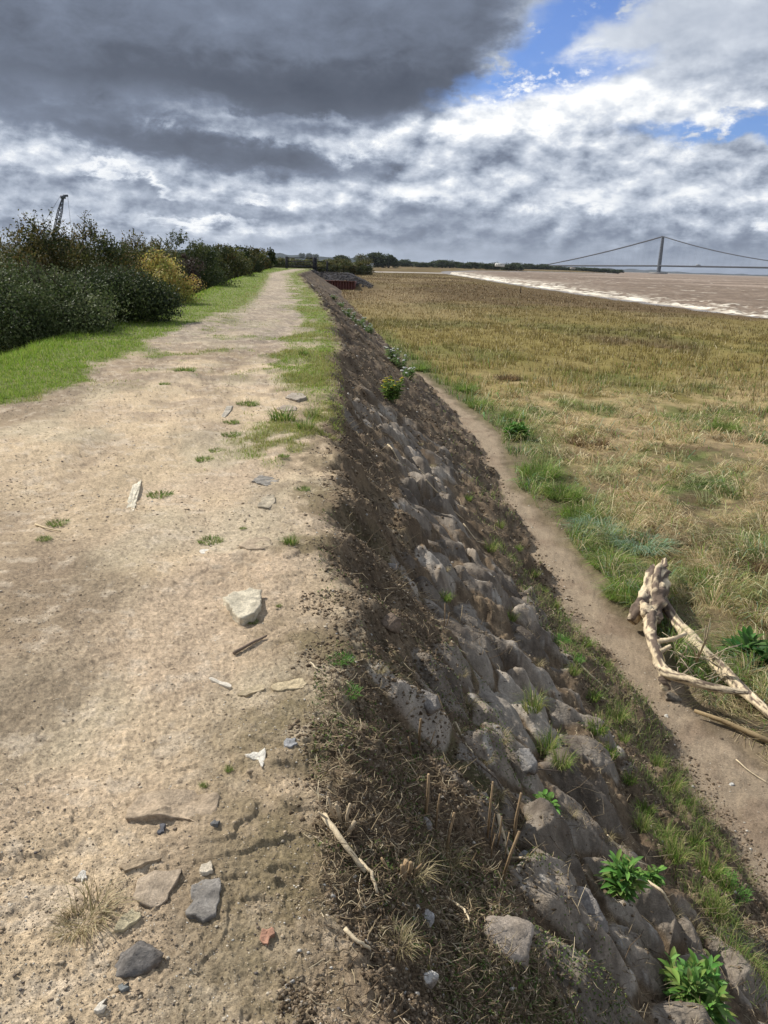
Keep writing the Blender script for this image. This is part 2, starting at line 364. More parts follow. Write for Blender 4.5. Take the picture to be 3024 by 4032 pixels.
class MB:
    """collects small shapes into one mesh"""
    def __init__(s): s.v = []; s.q = []; s.t = []; s.c = []
    def add(s, V, q, t, col):
        n = len(s.v) and sum(len(a) for a in s.v); V = np.asarray(V, float)
        s.v.append(V)
        if len(q): s.q.append(np.asarray(q) + n)
        if len(t): s.t.append(np.asarray(t) + n)
        c = np.asarray(col, float); s.c.append(np.tile(c, (len(V), 1)) if c.ndim == 1 else c)
    def box(s, a, b, col):
        (x0, y0, z0), (x1, y1, z1) = a, b
        V = [(x0, y0, z0), (x1, y0, z0), (x1, y1, z0), (x0, y1, z0), (x0, y0, z1), (x1, y0, z1), (x1, y1, z1), (x0, y1, z1)]
        s.add(V, [(0, 3, 2, 1), (4, 5, 6, 7), (0, 1, 5, 4), (1, 2, 6, 5), (2, 3, 7, 6), (3, 0, 4, 7)], [], col)
    def beam(s, p, q, w, h, col):
        """rectangular bar from p to q"""
        p, q = Vector(p), Vector(q); d = (q - p).normalized()
        side = d.cross(Vector((0, 0, 1)))
        side = side.normalized() if side.length > 1e-4 else Vector((1, 0, 0))
        up = side.cross(d).normalized(); V = []
        for e in (p, q):
            for a, b in ((-1, -1), (1, -1), (1, 1), (-1, 1)): V.append(e + side * (a * w / 2) + up * (b * h / 2))
        s.add(V, [(0, 3, 2, 1), (4, 5, 6, 7), (0, 1, 5, 4), (1, 2, 6, 5), (2, 3, 7, 6), (3, 0, 4, 7)], [], col)
    def tube(s, pts, rad, col, n=6, rough=0.0, seed=1, capends=True):
        pts = [Vector(p) for p in pts]; rs = rad if hasattr(rad, '__len__') else [rad] * len(pts)
        UV = []; V = []; rng = np.random.default_rng(seed); lob = rng.uniform(0, 6.28, 3)
        up = Vector((0.13, 0.2, 1)).normalized(); L = 0
        for i, p in enumerate(pts):
            d = (pts[min(i + 1, len(pts) - 1)] - pts[max(i - 1, 0)]).normalized()
            a = d.cross(up); a = a.normalized() if a.length > .05 else d.cross(Vector((1, 0, 0))).normalized()
            b = d.cross(a).normalized()
            for k in range(n):
                th = 2 * math.pi * k / n
                if n >= 14:
                    ln_ = i * .22
                    rr = rs[i] * (1 + rough * (1.1 * float(fbm(np.array([math.cos(th) * 1.4 + seed]), np.array([math.sin(th) * 1.4 + ln_ * .6]), 3, seed)[0]) + .55 * math.sin(3 * th + lob[0] + ln_ * .5) - .8 * max(0, math.sin(7 * th + lob[1] + .6 * math.sin(ln_))) ** 6))
                else: rr = rs[i] * (1 + rough * (.5 * math.sin(3 * th + lob[0] + i * .35) + .35 * math.sin(5 * th + lob[1] - i * .5) + .5 * rng.uniform(-1, 1)))
                UV.append((th, i * .22))
                V.append(p + a * (math.cos(th) * rr) + b * (math.sin(th) * rr))
        m_ = len(pts); q = [(i * n + k, i * n + (k + 1) % n, (i + 1) * n + (k + 1) % n, (i + 1) * n + k) for i in range(m_ - 1) for k in range(n)]
        t = []
        if capends:
            V.append(pts[0]); V.append(pts[-1]); c0 = m_ * n
            t = [(c0, (k + 1) % n, k) for k in range(n)] + [(c0 + 1, (m_ - 1) * n + k, (m_ - 1) * n + (k + 1) % n) for k in range(n)]
        if callable(col):
            UV += [(0, 0)] * (len(V) - len(UV)); col = np.array([col(np.array(v), *uv) for v, uv in zip(V, UV)])
        s.add(V, q, t, col)
    def build(s, name, mat, parent=None, smooth_=False, link=True):
        V = np.concatenate(s.v); q = np.concatenate(s.q) if s.q else None; t = np.concatenate(s.t) if s.t else None
        return mesh_np(name, V, q, t, np.concatenate(s.c), mat, parent, smooth_, link)

# ------------------------------------------------------------------ materials
def mat_attr(name, rough=.9, noise_scale=None, noise_amt=.25, bump=0.0, bump_scale=60, spec=.3, transl=0.0, bump_dist=.01, metallic=0.0):
    m = bpy.data.materials.new(name); m.use_nodes = True; nt = m.node_tree; N = nt.nodes; L = nt.links
    b = N['Principled BSDF']; out = N['Material Output']
    b.inputs['Roughness'].default_value = rough; b.inputs['Specular IOR Level'].default_value = spec; b.inputs['Metallic'].default_value = metallic
    at = N.new('ShaderNodeAttribute'); at.attribute_name = 'Col'; colr = at.outputs['Color']
    tc = N.new('ShaderNodeTexCoord')
    if noise_scale:
        prev = None
        for k, sc in enumerate(noise_scale):
            n = N.new('ShaderNodeTexNoise'); n.inputs['Scale'].default_value = sc; n.inputs['Detail'].default_value = 5; n.inputs['Roughness'].default_value = .65
            L.new(tc.outputs['Object'], n.inputs['Vector'])
            mr = N.new('ShaderNodeMapRange'); L.new(n.outputs[0], mr.inputs[0]); mr.inputs[1].default_value = .28; mr.inputs[2].default_value = .72
            mr.inputs[3].default_value = 1 - noise_amt; mr.inputs[4].default_value = 1 + noise_amt
            vm = N.new('ShaderNodeVectorMath'); vm.operation = 'SCALE'; L.new(colr, vm.inputs[0]); L.new(mr.outputs[0], vm.inputs['Scale']); colr = vm.outputs[0]
    L.new(colr, b.inputs['Base Color'])
    if bump:
        n = N.new('ShaderNodeTexNoise'); n.inputs['Scale'].default_value = bump_scale; n.inputs['Detail'].default_value = 8; n.inputs['Roughness'].default_value = .7
        L.new(tc.outputs['Object'], n.inputs['Vector'])
        bp = N.new('ShaderNodeBump'); bp.inputs['Strength'].default_value = bump; bp.inputs['Distance'].default_value = bump_dist
        L.new(n.outputs[0], bp.inputs['Height']); L.new(bp.outputs[0], b.inputs['Normal'])
    if transl:
        tr = N.new('ShaderNodeBsdfTranslucent'); L.new(colr, tr.inputs[0]); mx = N.new('ShaderNodeMixShader'); mx.inputs[0].default_value = transl
        L.new(b.outputs[0], mx.inputs[1]); L.new(tr.outputs[0], mx.inputs[2]); L.new(mx.outputs[0], out.inputs[0])
    return m

M_ground = mat_attr('earth', .95, (60, 260), .34, .75, 150, .12, bump_dist=.014)
M_mud = mat_attr('wet_mud', .82, (18, 140), .26, .75, 55, .25, bump_dist=.020)
M_marsh = mat_attr('marsh_ground', .95, (3, 30), .25, .4, 12, .1, bump_dist=.05)
M_grass = mat_attr('grass_blades', .6, None, 0, 0, 1, .25, transl=.38)
M_straw = mat_attr('straw', .7, None, 0, 0, 1, .25, transl=.15)
M_leaf = mat_attr('leaves', .6, None, 0, 0, 1, .18, transl=.28)
M_wood = mat_attr('weathered_wood', .8, (9, 60), .22, .6, 40, .2, bump_dist=.01)
M_stone = mat_attr('stone', .9, (22, 120), .30, .8, 70, .2, bump_dist=.015)
M_paint = mat_attr('painted_steel', .55, (6, 40), .12, 0, 1, .4)
M_rust = mat_attr('rusty_steel', .75, (3, 22), .30, .4, 20, .3)
M_water = mat_attr('river_water', .75, (.9, 5), .12, .6, 1.3, .12, bump_dist=.35)

# ------------------------------------------------------------------ ground: one continuous sheet, cut where its kinds meet
BEIGE = np.array([.55, .43, .285]); TAN = np.array([.41, .315, .215]); EARTH = np.array([.135, .098, .064]); DARK = np.array([.060, .044, .030])
MUDC = np.array([.225, .188, .147]); TRACK = np.array([.29, .228, .16]); GREENG = np.array([.10, .145, .035])

def grass_cover(x, y, xc, xl, xp):
    """0..1 how grassy the top of the bank is"""
    n = fbm(x * .8, y * .8, 4, 101, .6); n2 = fbm(x * 3.2, y * 3.2, 3, 102)
    left = smooth(-.15, .25, xp - x + .35 * n + .12 * n2)
    wr = np.interp(y, [0, 6, 8, 10.5, 14, 22, 39, 77, 120], [0, 0, .18, .75, 1.05, 1.0, 1.0, 1.0, 1.3])
    right = smooth(-.12, .2, x - (xc - wr) + .35 * n + .12 * n2) * smooth(8.6, 11.5, y + 1.5 * n) * (1 - smooth(-.1, .35, x - xc)) * (1 - .75 * smooth(.1, .6, fbm(x * 1.4 + 8, y * .7, 4, 109, .6) + .2 * smooth(25, 60, y)))
    sparse = smooth(5.8, 7.2, y) * (1 - smooth(12, 14, y)) * smooth(-1.7, -1.2, x - .35 * n) * (1 - smooth(-.55, -.40, x)) * smooth(.12, .5, n + .6 * n2 - .05)
    mid = smooth(13, 26, y) * smooth(-.05, .35, n + .6 * n2 + .25 * smooth(30, 55, y)) * smooth(-.2, .8, xp + 1.0 + .02 * y - x + .8)
    loose = .7 * smooth(9, 14, y) * smooth(.25, .6, n + .6 * n2) * smooth(-.2, .5, x - xp) * smooth(-1.2, -2.6, x)
    mid2 = smooth(19, 34, y) * np.exp(-((x - (xc - 3.2 - .004 * y) + .25 * n) / .75) ** 2) * smooth(-.9, -.1, n) * 1.3
    far = smooth(140, 165, y)
    cov = np.clip(np.maximum.reduce([left, right, .8 * sparse, .85 * mid, loose, mid2, far]), 0, 1)
    lane = np.exp(-((x - (xc - 1.95 - .004 * y) + .10 * n) / (.62 + .003 * y)) ** 4)
    return cov * (1 - .97 * np.clip(lane, 0, 1) * smooth(16, 24, y) * (1 - smooth(142, 150, y)))

def build_ground():
    # polar sheet: fine where it is near, coarse behind the camera and far away
    rs = [.12]
    while rs[-1] < 9500:
        r = rs[-1]
        rs.append(r + (.06 if r < 1.0 else min((r * r + 2.56) / 1.6 * .00135, .0085 * r)))
    rs = np.array(rs)
    az = np.concatenate([np.radians(np.linspace(-43, 43, 1130)), np.radians(np.linspace(43, 317, 80))[1:-1]])
    A, R = np.meshgrid(az, rs); X = R * np.sin(A); Y = R * np.cos(A); nr, na = X.shape
    Z, o = terrain(X, Y, want=True)
    r = o['r']; t = o['t']
    n1 = fbm(X * .5, Y * .5, 4, 201); n2 = fbm(X * 2.3, Y * 2.3, 4, 202, .6); n3 = fbm(X * 11, Y * 11, 3, 203, .6); n4 = fbm(X * 48, Y * 48, 3, 204, .65)
    # path colour
    c = np.tile(BEIGE, (nr, na, 1))
    c = mixc(c, TAN, np.clip(.22 + .8 * n1 + .45 * n2, 0, 1) * .75)
    c = mixc(c, [.50, .385, .285], .4 * smooth(0, .6, fbm(X * .9 + 31, Y * .9, 3, 211))); c = mixc(c, [.45, .39, .275], .55 * smooth(0, .6, fbm(X * 1.4 + 51, Y * 1.1, 3, 212)))
    stk = fbm(X * 4.5 + .9 * Y, Y * .7, 4, 213, .6); c *= (1 + .16 * stk)[..., None]
    rc = -2.35 - .015 * Y; rut = np.exp(-((X - rc) / .24) ** 2) + .8 * np.exp(-((X - rc + 1.55) / .28) ** 2); c = mixc(c, [.27, .205, .15], .45 * np.clip(rut, 0, 1) * smooth(-.5, .3, n2) * smooth(1, 3, Y))
    stain = smooth(.05, .55, fbm(X * .75 + 3, Y * .42 + 1, 4, 205) + .9 * np.exp(-((X + 1.45 + .10 * (Y - 3)) / .55) ** 2 - ((Y - 3.6) / 1.6) ** 2) - .05)
    c = mixc(c, [.20, .15, .10], .62 * stain)
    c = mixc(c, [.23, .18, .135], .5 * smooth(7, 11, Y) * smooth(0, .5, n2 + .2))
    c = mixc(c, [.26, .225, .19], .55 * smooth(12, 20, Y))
    c = mixc(c, [.52, .44, .34], .5 * smooth(.15, .7, n3))
    c = mixc(c, [.13, .10, .075], .45 * smooth(.42, .85, fbm(X * 40, Y * 40, 3, 206)))
    c *= (1 + .24 * n4 * smooth(12, 4, r) + .10 * n3)[..., None]
    c = mixc(c, [.10, .075, .05], .75 * o['crack'])
    c = mixc(c, [.25, .19, .125], .8 * smooth(-.55, .0, X - o['xc'] + .35 * n2 + .12 * n3) * smooth(-.5, .3, n3 + n2))
    # moss and crumbs near the edge
    edge = smooth(-.50, .02, X - o['xc'] + .12 * o['e1']) * smooth(9, 4, r)
    c = mixc(c, [.17, .145, .065], edge * .6 * smooth(-.2, .5, n2 + .3 * n3))
    cov = grass_cover(X, Y, o['xc'], o['xl'], x_pathL(Y))
    c = mixc(c, GREENG * 1.05 + np.array([.03, .02, .0]), .80 * cov)
    # slope
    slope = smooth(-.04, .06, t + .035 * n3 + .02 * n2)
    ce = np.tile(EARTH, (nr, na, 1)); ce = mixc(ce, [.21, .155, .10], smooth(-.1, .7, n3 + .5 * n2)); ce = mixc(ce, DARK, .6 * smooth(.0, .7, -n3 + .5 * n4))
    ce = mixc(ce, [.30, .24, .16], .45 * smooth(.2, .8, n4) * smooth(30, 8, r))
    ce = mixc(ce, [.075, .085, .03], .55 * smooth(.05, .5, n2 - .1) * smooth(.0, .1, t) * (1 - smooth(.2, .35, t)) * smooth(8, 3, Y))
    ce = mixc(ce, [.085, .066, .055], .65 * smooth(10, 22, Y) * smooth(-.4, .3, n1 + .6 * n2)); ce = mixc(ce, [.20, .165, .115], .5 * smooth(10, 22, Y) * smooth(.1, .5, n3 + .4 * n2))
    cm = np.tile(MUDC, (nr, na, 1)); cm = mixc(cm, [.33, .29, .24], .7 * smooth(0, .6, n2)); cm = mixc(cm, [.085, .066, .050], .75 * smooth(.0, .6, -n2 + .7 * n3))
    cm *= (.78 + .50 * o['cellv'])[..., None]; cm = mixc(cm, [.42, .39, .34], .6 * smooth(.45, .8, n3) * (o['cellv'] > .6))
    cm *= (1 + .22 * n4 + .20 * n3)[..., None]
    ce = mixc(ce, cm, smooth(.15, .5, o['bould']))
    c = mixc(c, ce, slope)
    # foot track
    ctk = np.tile(TRACK, (nr, na, 1)); ctk = mixc(ctk, [.24, .18, .125], smooth(-.1, .6, n2)); ctk *= (1 + .15 * n3 + .15 * n4 * smooth(14, 5, r))[..., None]
    tk = smooth(.96, 1.03, t + .03 * n2) * (1 - smooth(-.25, .15, X - o['xt'] + .15 * n2)) * (1 - smooth(30, 38, Y))
    c = mixc(c, ctk, tk)
    # marsh
    ms = smooth(-.25, .15, X - o['xt'] + .15 * n2) * (X > o['xf']) + smooth(1.0, 1.05, t) * smooth(30, 38, Y)
    ms = np.clip(ms, 0, 1)
    cmz = marsh_colour(X, Y) * .80; cmz = mixc(cmz, [.10, .072, .045], .75 * smooth(30, 12, Y) * smooth(.1, -.4, fbm(X * 1.6, Y * 1.6, 3, 402))); cmz = mixc(cmz, [.13, .095, .065], smooth(7.0, 6.0, Y + .6 * o['e1'] - .0 * X))
    cmz = mixc(cmz, [.14, .11, .07], .8 * smooth(.9, .1, X - o['xt'] + .3 * n2) * smooth(50, 30, Y))
    c = mixc(c, cmz, ms)
    mudpatch = ms * smooth(4, 1.5, Y - 5.5 + .0 * X) * 0
    # river margin: wet grey mud, a creek, far fields
    shore = smooth(-1.6, -.4, X - o['xs'] + .8 * vn(X * .15, Y * .15, 5))
    c = mixc(c, [.24, .225, .215], shore)
    creek = np.exp(-((Y - (470 + 25 * np.sin(X * .06))) / 26.) ** 2) * smooth(-34, -18, X) * (X < o['xs'] + 3)
    c = mixc(c, [.42, .39, .36], creek)
    cl = mixc(np.tile(np.array([.075, .085, .03]), (nr, na, 1)), [.05, .05, .025], smooth(0, .6, n2))
    c = mixc(c, cl, smooth(.1, .35, o['tl']))
    c = mixc(c, [.045, .042, .045], smooth(.2, .6, o['spur']) * smooth(136, 139, Y))
    c = np.clip(c, .012, .8)
    V = np.stack([X, Y, Z], -1).reshape(-1, 3); c = c.reshape(-1, 3)
    # faces, incl. the seam behind the camera
    i = np.arange(nr - 1)[:, None] * na; j = np.arange(na)[None, :]; j2 = (j + 1) % na
    Q = np.stack([i + j, i + na + j, i + na + j2, i + j2], -1).reshape(-1, 4)
    Q = Q[:, ::-1]
    def q4(f): 
        f = f.reshape(-1); return f[Q[:, 0]]
    T, TL = q4(t), q4(o['tl']); YY = V[Q[:, 0], 1]; XX = V[Q[:, 0], 0]
    COV = q4(cov); TK = q4(tk); MS = q4(ms); MUD = q4(o['bould']); SH = q4(shore); SP = q4(o['spur']); TT = q4(slope)
    reg = np.full(len(Q), 0)                                   # 0 path
    reg[COV > .5] = 1                                          # 1 grass verge
    reg[TT > .5] = 2                                           # 2 bank slope
    reg[(TT > .5) & (MUD > .32)] = 3                           # 3 mud
    reg[TK > .5] = 4
    reg[(MS >= .5) & (T > .9)] = 5
    reg[(TL > .0)] = 1
    reg[(SP > .3) & (YY > 135)] = 6
    reg[SH > .5] = 7
    reg[(YY > 650)] = 8
    names = ['path', 'grass_verge', 'bank_slope', 'slope_mud', 'foot_track', 'marsh_ground', 'rubble_bank', 'river_margin', 'far_fields']
    mats = [M_ground, M_ground, M_ground, M_mud, M_ground, M_marsh, M_ground, M_mud, M_marsh]
    # the sheet is cut by kind; drop unused vertices per piece
    for k, (nm, mt) in enumerate(zip(names, mats)):
        q = Q[reg == k]
        if not len(q): continue
        used = np.zeros(len(V), bool); used[q.ravel()] = True; remap = np.cumsum(used) - 1
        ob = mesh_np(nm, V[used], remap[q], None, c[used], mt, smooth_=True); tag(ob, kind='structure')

def marsh_colour(X, Y):
    n = fbm(X * .22, Y * .10, 4, 301); m_ = fbm(X * .9, Y * .6, 4, 302); b = fbm(X * .055, Y * .028, 4, 303)
    gold = np.array([.255, .205, .070]); olive = np.array([.180, .172, .052]); brown = np.array([.150, .104, .050]); straw = np.array([.46, .35, .19]); green = np.array([.12, .165, .045])
    sh = np.shape(X); c = np.tile(gold, sh + (1,))
    c = mixc(c, olive, smooth(-.1, .5, n)); c = mixc(c, brown, smooth(-.12, .30, b + .35 * n + .25 * fbm(X * .02 + 3, Y * .10, 3, 310)))
    c = mixc(c, brown * .9, .75 * smooth(45, 110, Y))
    c = mixc(c, straw * .8, .5 * smooth(.2, .7, fbm(X * .05 + 5, Y * .02, 3, 309)) * smooth(40, 90, Y))
    near = 1 - smooth(16, 34, Y + 6 * n - .25 * X)
    cn = np.tile(straw, sh + (1,)); cn = mixc(cn, green, smooth(.0, .55, m_)); cn = mixc(cn, gold, smooth(.1, .6, -m_ + .3 * n)); cn = mixc(cn, brown, .8 * smooth(.25, .7, fbm(X * 1.3, Y * 1.3, 3, 305)))
    c = mixc(c, cn, near)
    gd = X - x_track(Y)
    c = mixc(c, green, .85 * smooth(1.5, .2, gd + .5 * m_ + .6 * n) * smooth(60, 40, Y))
    return c
build_ground()

# ------------------------------------------------------------------ blades, sticks, crumbs
def blades(name, P, dirs, length, width, lean, col, mat, parent=None, seed=0, link=True, tipcol=1.15, droop=1.0):
    """P (n,3) roots; dirs heading angle; lean = how far over the blade leans (radians)"""
    n = len(P); rng = np.random.default_rng(seed)
    hx, hy = np.cos(dirs), np.sin(dirs); sx, sy = -hy, hx
    rot = rng.uniform(-1.2, 1.2, n); sx, sy = sx * np.cos(rot) - sy * np.sin(rot), sx * np.sin(rot) + sy * np.cos(rot)
    l1 = length * .5; a1 = lean * .6; a2 = np.minimum(lean * (1.0 + .9 * droop), 1.75)
    m_ = P + np.stack([hx * np.sin(a1) * l1, hy * np.sin(a1) * l1, np.cos(a1) * l1], -1)
    e = m_ + np.stack([hx * np.sin(a2) * l1, hy * np.sin(a2) * l1, np.cos(a2) * l1], -1)
    S = np.stack([sx, sy, np.zeros(n)], -1) * (width / 2)[:, None]
    V = np.stack([P - S, P + S, m_ + S * .8, m_ - S * .8, e], 1).reshape(-1, 3)
    b = np.arange(n) * 5; Q = np.stack([b, b + 1, b + 2, b + 3], -1); T = np.stack([b + 3, b + 2, b + 4], -1)
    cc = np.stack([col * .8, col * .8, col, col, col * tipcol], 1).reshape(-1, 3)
    return mesh_np(name, V, Q, T, cc, mat, parent, link=link)

def sticks(name, P, head, pitch, length, rad, col, mat, bend=.15, seed=0, kind='stuff', parent=None, link=True):
    n = len(P); rng = np.random.default_rng(seed)
    d = np.stack([np.cos(head) * np.cos(pitch), np.sin(head) * np.cos(pitch), np.sin(pitch)], -1)
    s = np.stack([-np.sin(head), np.cos(head), np.zeros(n)], -1); u = np.cross(d, s)
    bd = (rng.normal(0, bend, n) * length)[:, None] * s + (rng.normal(0, bend, n) * length)[:, None] * u * .6
    rings = []
    for f, rf in ((0, 1), (.5, .9), (1, .55)):
        c0 = P + d * (length * f)[:, None] + bd * (4 * f * (1 - f))
        for k in range(3):
            th = 2 * math.pi * k / 3
            rings.append(c0 + (s * math.cos(th) + u * math.sin(th)) * (rad * rf)[:, None])
    V = np.stack(rings, 1).reshape(-1, 3); b = np.arange(n) * 9; Q = []
    for i in (0, 3):
        for k in range(3): Q.append(np.stack([b + i + k, b + i + (k + 1) % 3, b + i + 3 + (k + 1) % 3, b + i + 3 + k], -1))
    T = [np.stack([b + 6, b + 7, b + 8], -1)]
    return mesh_np(name, V, np.concatenate(Q), np.concatenate(T), np.repeat(col, 9, 0), mat, parent, link=link)

def crumbs(name, P, size, col, mat, seed=0, flat=.6, parent=None):
    n = len(P); rng = np.random.default_rng(seed)
    base = np.array([(1, 0, 0), (.3, .9, 0), (-.7, .6, 0), (-.8, -.5, 0), (.3, -.9, 0), (.1, .1, .9), (0, -.1, -.7)])
    V = base[None] * rng.uniform(.35, 1.35, (n, 7, 3)); th = rng.uniform(0, 6.28, n); c_, s_ = np.cos(th)[:, None], np.sin(th)[:, None]
    V = np.stack([V[..., 0] * c_ - V[..., 1] * s_, V[..., 0] * s_ + V[..., 1] * c_, V[..., 2] * flat], -1) * size[:, None, None] + P[:, None]
    b = np.arange(n) * 7; T = []
    for k in range(5):
        T.append(np.stack([b + k, b + (k + 1) % 5, b + 5], -1)); T.append(np.stack([b + (k + 1) % 5, b + k, b + 6], -1))
    return mesh_np(name, V.reshape(-1, 3), None, np.concatenate(T), np.repeat(col, 7, 0), mat, parent)

def polar_pts(n, r0, r1, a0, a1, rng, power=1.0):
    """points spread evenly over the view of the ground between two distances"""
    rows = [r0]
    while rows[-1] < r1:
        r = rows[-1]; rows.append(r + min((r * r + 2.56) / 1.6 * .0013, .02 * r) * 2)
    rows = np.array(rows); k = rng.uniform(0, 1, n) ** power * (len(rows) - 1); r = np.interp(k, np.arange(len(rows)), rows)
    a = np.radians(rng.uniform(a0, a1, n)); return r * np.sin(a), r * np.cos(a), r

def pick(rng, cols, n, w=None):
    cols = np.array(cols); return cols[rng.choice(len(cols), n, p=w)]

# --- marsh grass
def build_marsh():
    rng = np.random.default_rng(5)
    for nm, N_, r0, r1, lab in (('marsh_grass', 430000, 5.5, 60, None), ('far_marsh_grass', 170000, 55, 420, None)):
        x, y, r = polar_pts(N_, r0, r1, -6 if r0 < 50 else -11, 40, rng)
        if r0 > 50:
            k = rng.random(N_); x, y, r = x, y, r
        gd = x - x_track(y)
        n = fbm(x * .5, y * .5, 3, 401); cl = fbm(x * 1.6, y * 1.6, 3, 402)
        bare = smooth(.35, .6, fbm(x * .45 + 9, y * .45, 3, 407)) * smooth(14, 9, r)
        keep = (gd > .03 + .16 * n) & (x < x_shore(y) - 1.5 + 1.5 * n) & (x > x_foot(y)) & (rng.random(N_) > bare * .85)
        keep &= (rng.random(N_) < .16 + .85 * smooth(-.30, .25, cl + .5 * n))
        # dark bare pocket below the driftwood
        keep &= ~((y < 6.6 + .5 * n) & (rng.random(N_) < .85))
        keep &= ~((y > 131.5) & (y < 172) & (x < -1.0))
        x, y, r, gd, n, cl = [a[keep] for a in (x, y, r, gd, n, cl)]; m = len(x)
        z = terrain(x, y, micro=False) - .02
        base = marsh_colour(x, y)
        gn = (.22 + .78 * smooth(1.4, .1, gd + .8 * n)) * smooth(45, 30, y)
        green = pick(rng, [(.14, .27, .035), (.20, .32, .05), (.26, .38, .25), (.10, .17, .03), (.33, .36, .10), (.16, .22, .06)], m)
        straw = pick(rng, [(.68, .56, .35), (.80, .69, .45), (.50, .39, .21), (.30, .19, .09), (.58, .50, .29)], m)
        nr_ = (1 - smooth(16, 34, y + 6 * n - .25 * x))
        c = mixc(base * 1.12, straw, (rng.random(m) < .14 + .50 * nr_ * smooth(-.3, .4, cl + .2)) * .85)
        c = mixc(c, green, (rng.random(m) < gn * (.30 + .5 * smooth(-.4, .3, n)) + .05 * nr_) * 1.0)
        c *= rng.uniform(.7, 1.25, (m, 1))
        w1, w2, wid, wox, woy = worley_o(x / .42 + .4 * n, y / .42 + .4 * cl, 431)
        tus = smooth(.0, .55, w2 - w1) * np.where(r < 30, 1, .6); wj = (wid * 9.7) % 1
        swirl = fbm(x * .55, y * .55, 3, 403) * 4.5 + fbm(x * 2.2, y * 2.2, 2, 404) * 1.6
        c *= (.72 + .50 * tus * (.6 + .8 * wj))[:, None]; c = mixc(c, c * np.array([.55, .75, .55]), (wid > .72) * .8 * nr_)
        swirl = np.where(rng.random(m) < .55, np.arctan2(woy, wox) + .6 * np.sin(swirl), swirl)
        lean = np.where(nr_ > .5, rng.uniform(.85, 1.55, m), rng.uniform(.1, .65, m)) 
        lean = np.where((gn > .6) & (rng.random(m) < .5), lean * .6, lean)
        ln = rng.uniform(.14, .40, m) * (1 + .75 * np.clip(cl, -.8, 1)) * np.where(nr_ > .5, 1.15, .95) * (.55 + .75 * tus) * (.35 + .65 * smooth(2, 14, x_shore(y) - x))
        wd = np.maximum(.0065, .00066 * r) * rng.uniform(.5, 1.5, m)
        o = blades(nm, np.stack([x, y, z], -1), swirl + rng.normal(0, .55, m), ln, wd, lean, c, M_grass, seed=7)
        tag(o, 'golden and green salt marsh grass lying in swirls' if r0 < 50 else 'golden brown marsh grass spreading towards the river', 'grass', kind='stuff')
build_marsh()

# --- grass of the bank top
def build_verge():
    rng = np.random.default_rng(15)
    N_ = 420000
    x, y, r = polar_pts(N_, 5.0, 150, -30, 2, rng, .9)
    xc, xl, xp = x_crest(y), x_left(y), x_pathL(y)
    cov = grass_cover(x, y, xc, xl, xp)
    keep = (rng.random(N_) < cov ** 1.3) & (x > xl - 2.2) & (x < xc + .2)
    x, y, r, cov, xl, xc = [a[keep] for a in (x, y, r, cov, xl, xc)]; m = len(x)
    z = terrain(x, y) - .004; n = fbm(x * 1.1, y * 1.1, 3, 411)
    tall = smooth(.9, -.3, x - xl + .25 * n)
    g = pick(rng, [(.21, .33, .035), (.26, .38, .05), (.15, .25, .03), (.31, .37, .08), (.40, .37, .14)], m, [.3, .27, .2, .15, .08])
    dry = smooth(-.1, .5, n + .2) * (x > xc - 3.5) * .8
    c = mixc(g, pick(rng, [(.36, .31, .12), (.30, .27, .10)], m), (rng.random(m) < dry) * .8) * rng.uniform(.75, 1.25, (m, 1))
    ln = rng.uniform(.035, .075, m) * (1 + .3 * n) + tall * rng.uniform(.05, .17, m); ln *= np.where(cov < .85, .75, 1)
    o = blades('verge_grass', np.stack([x, y, z], -1), rng.uniform(0, 6.28, m), ln, np.maximum(.0035, .00055 * r) * rng.uniform(.7, 1.3, m), rng.uniform(.1, .9, m), c, M_grass, seed=8)
    tag(o, 'short bright green grass along both edges of the path', 'grass', kind='stuff')
build_verge()

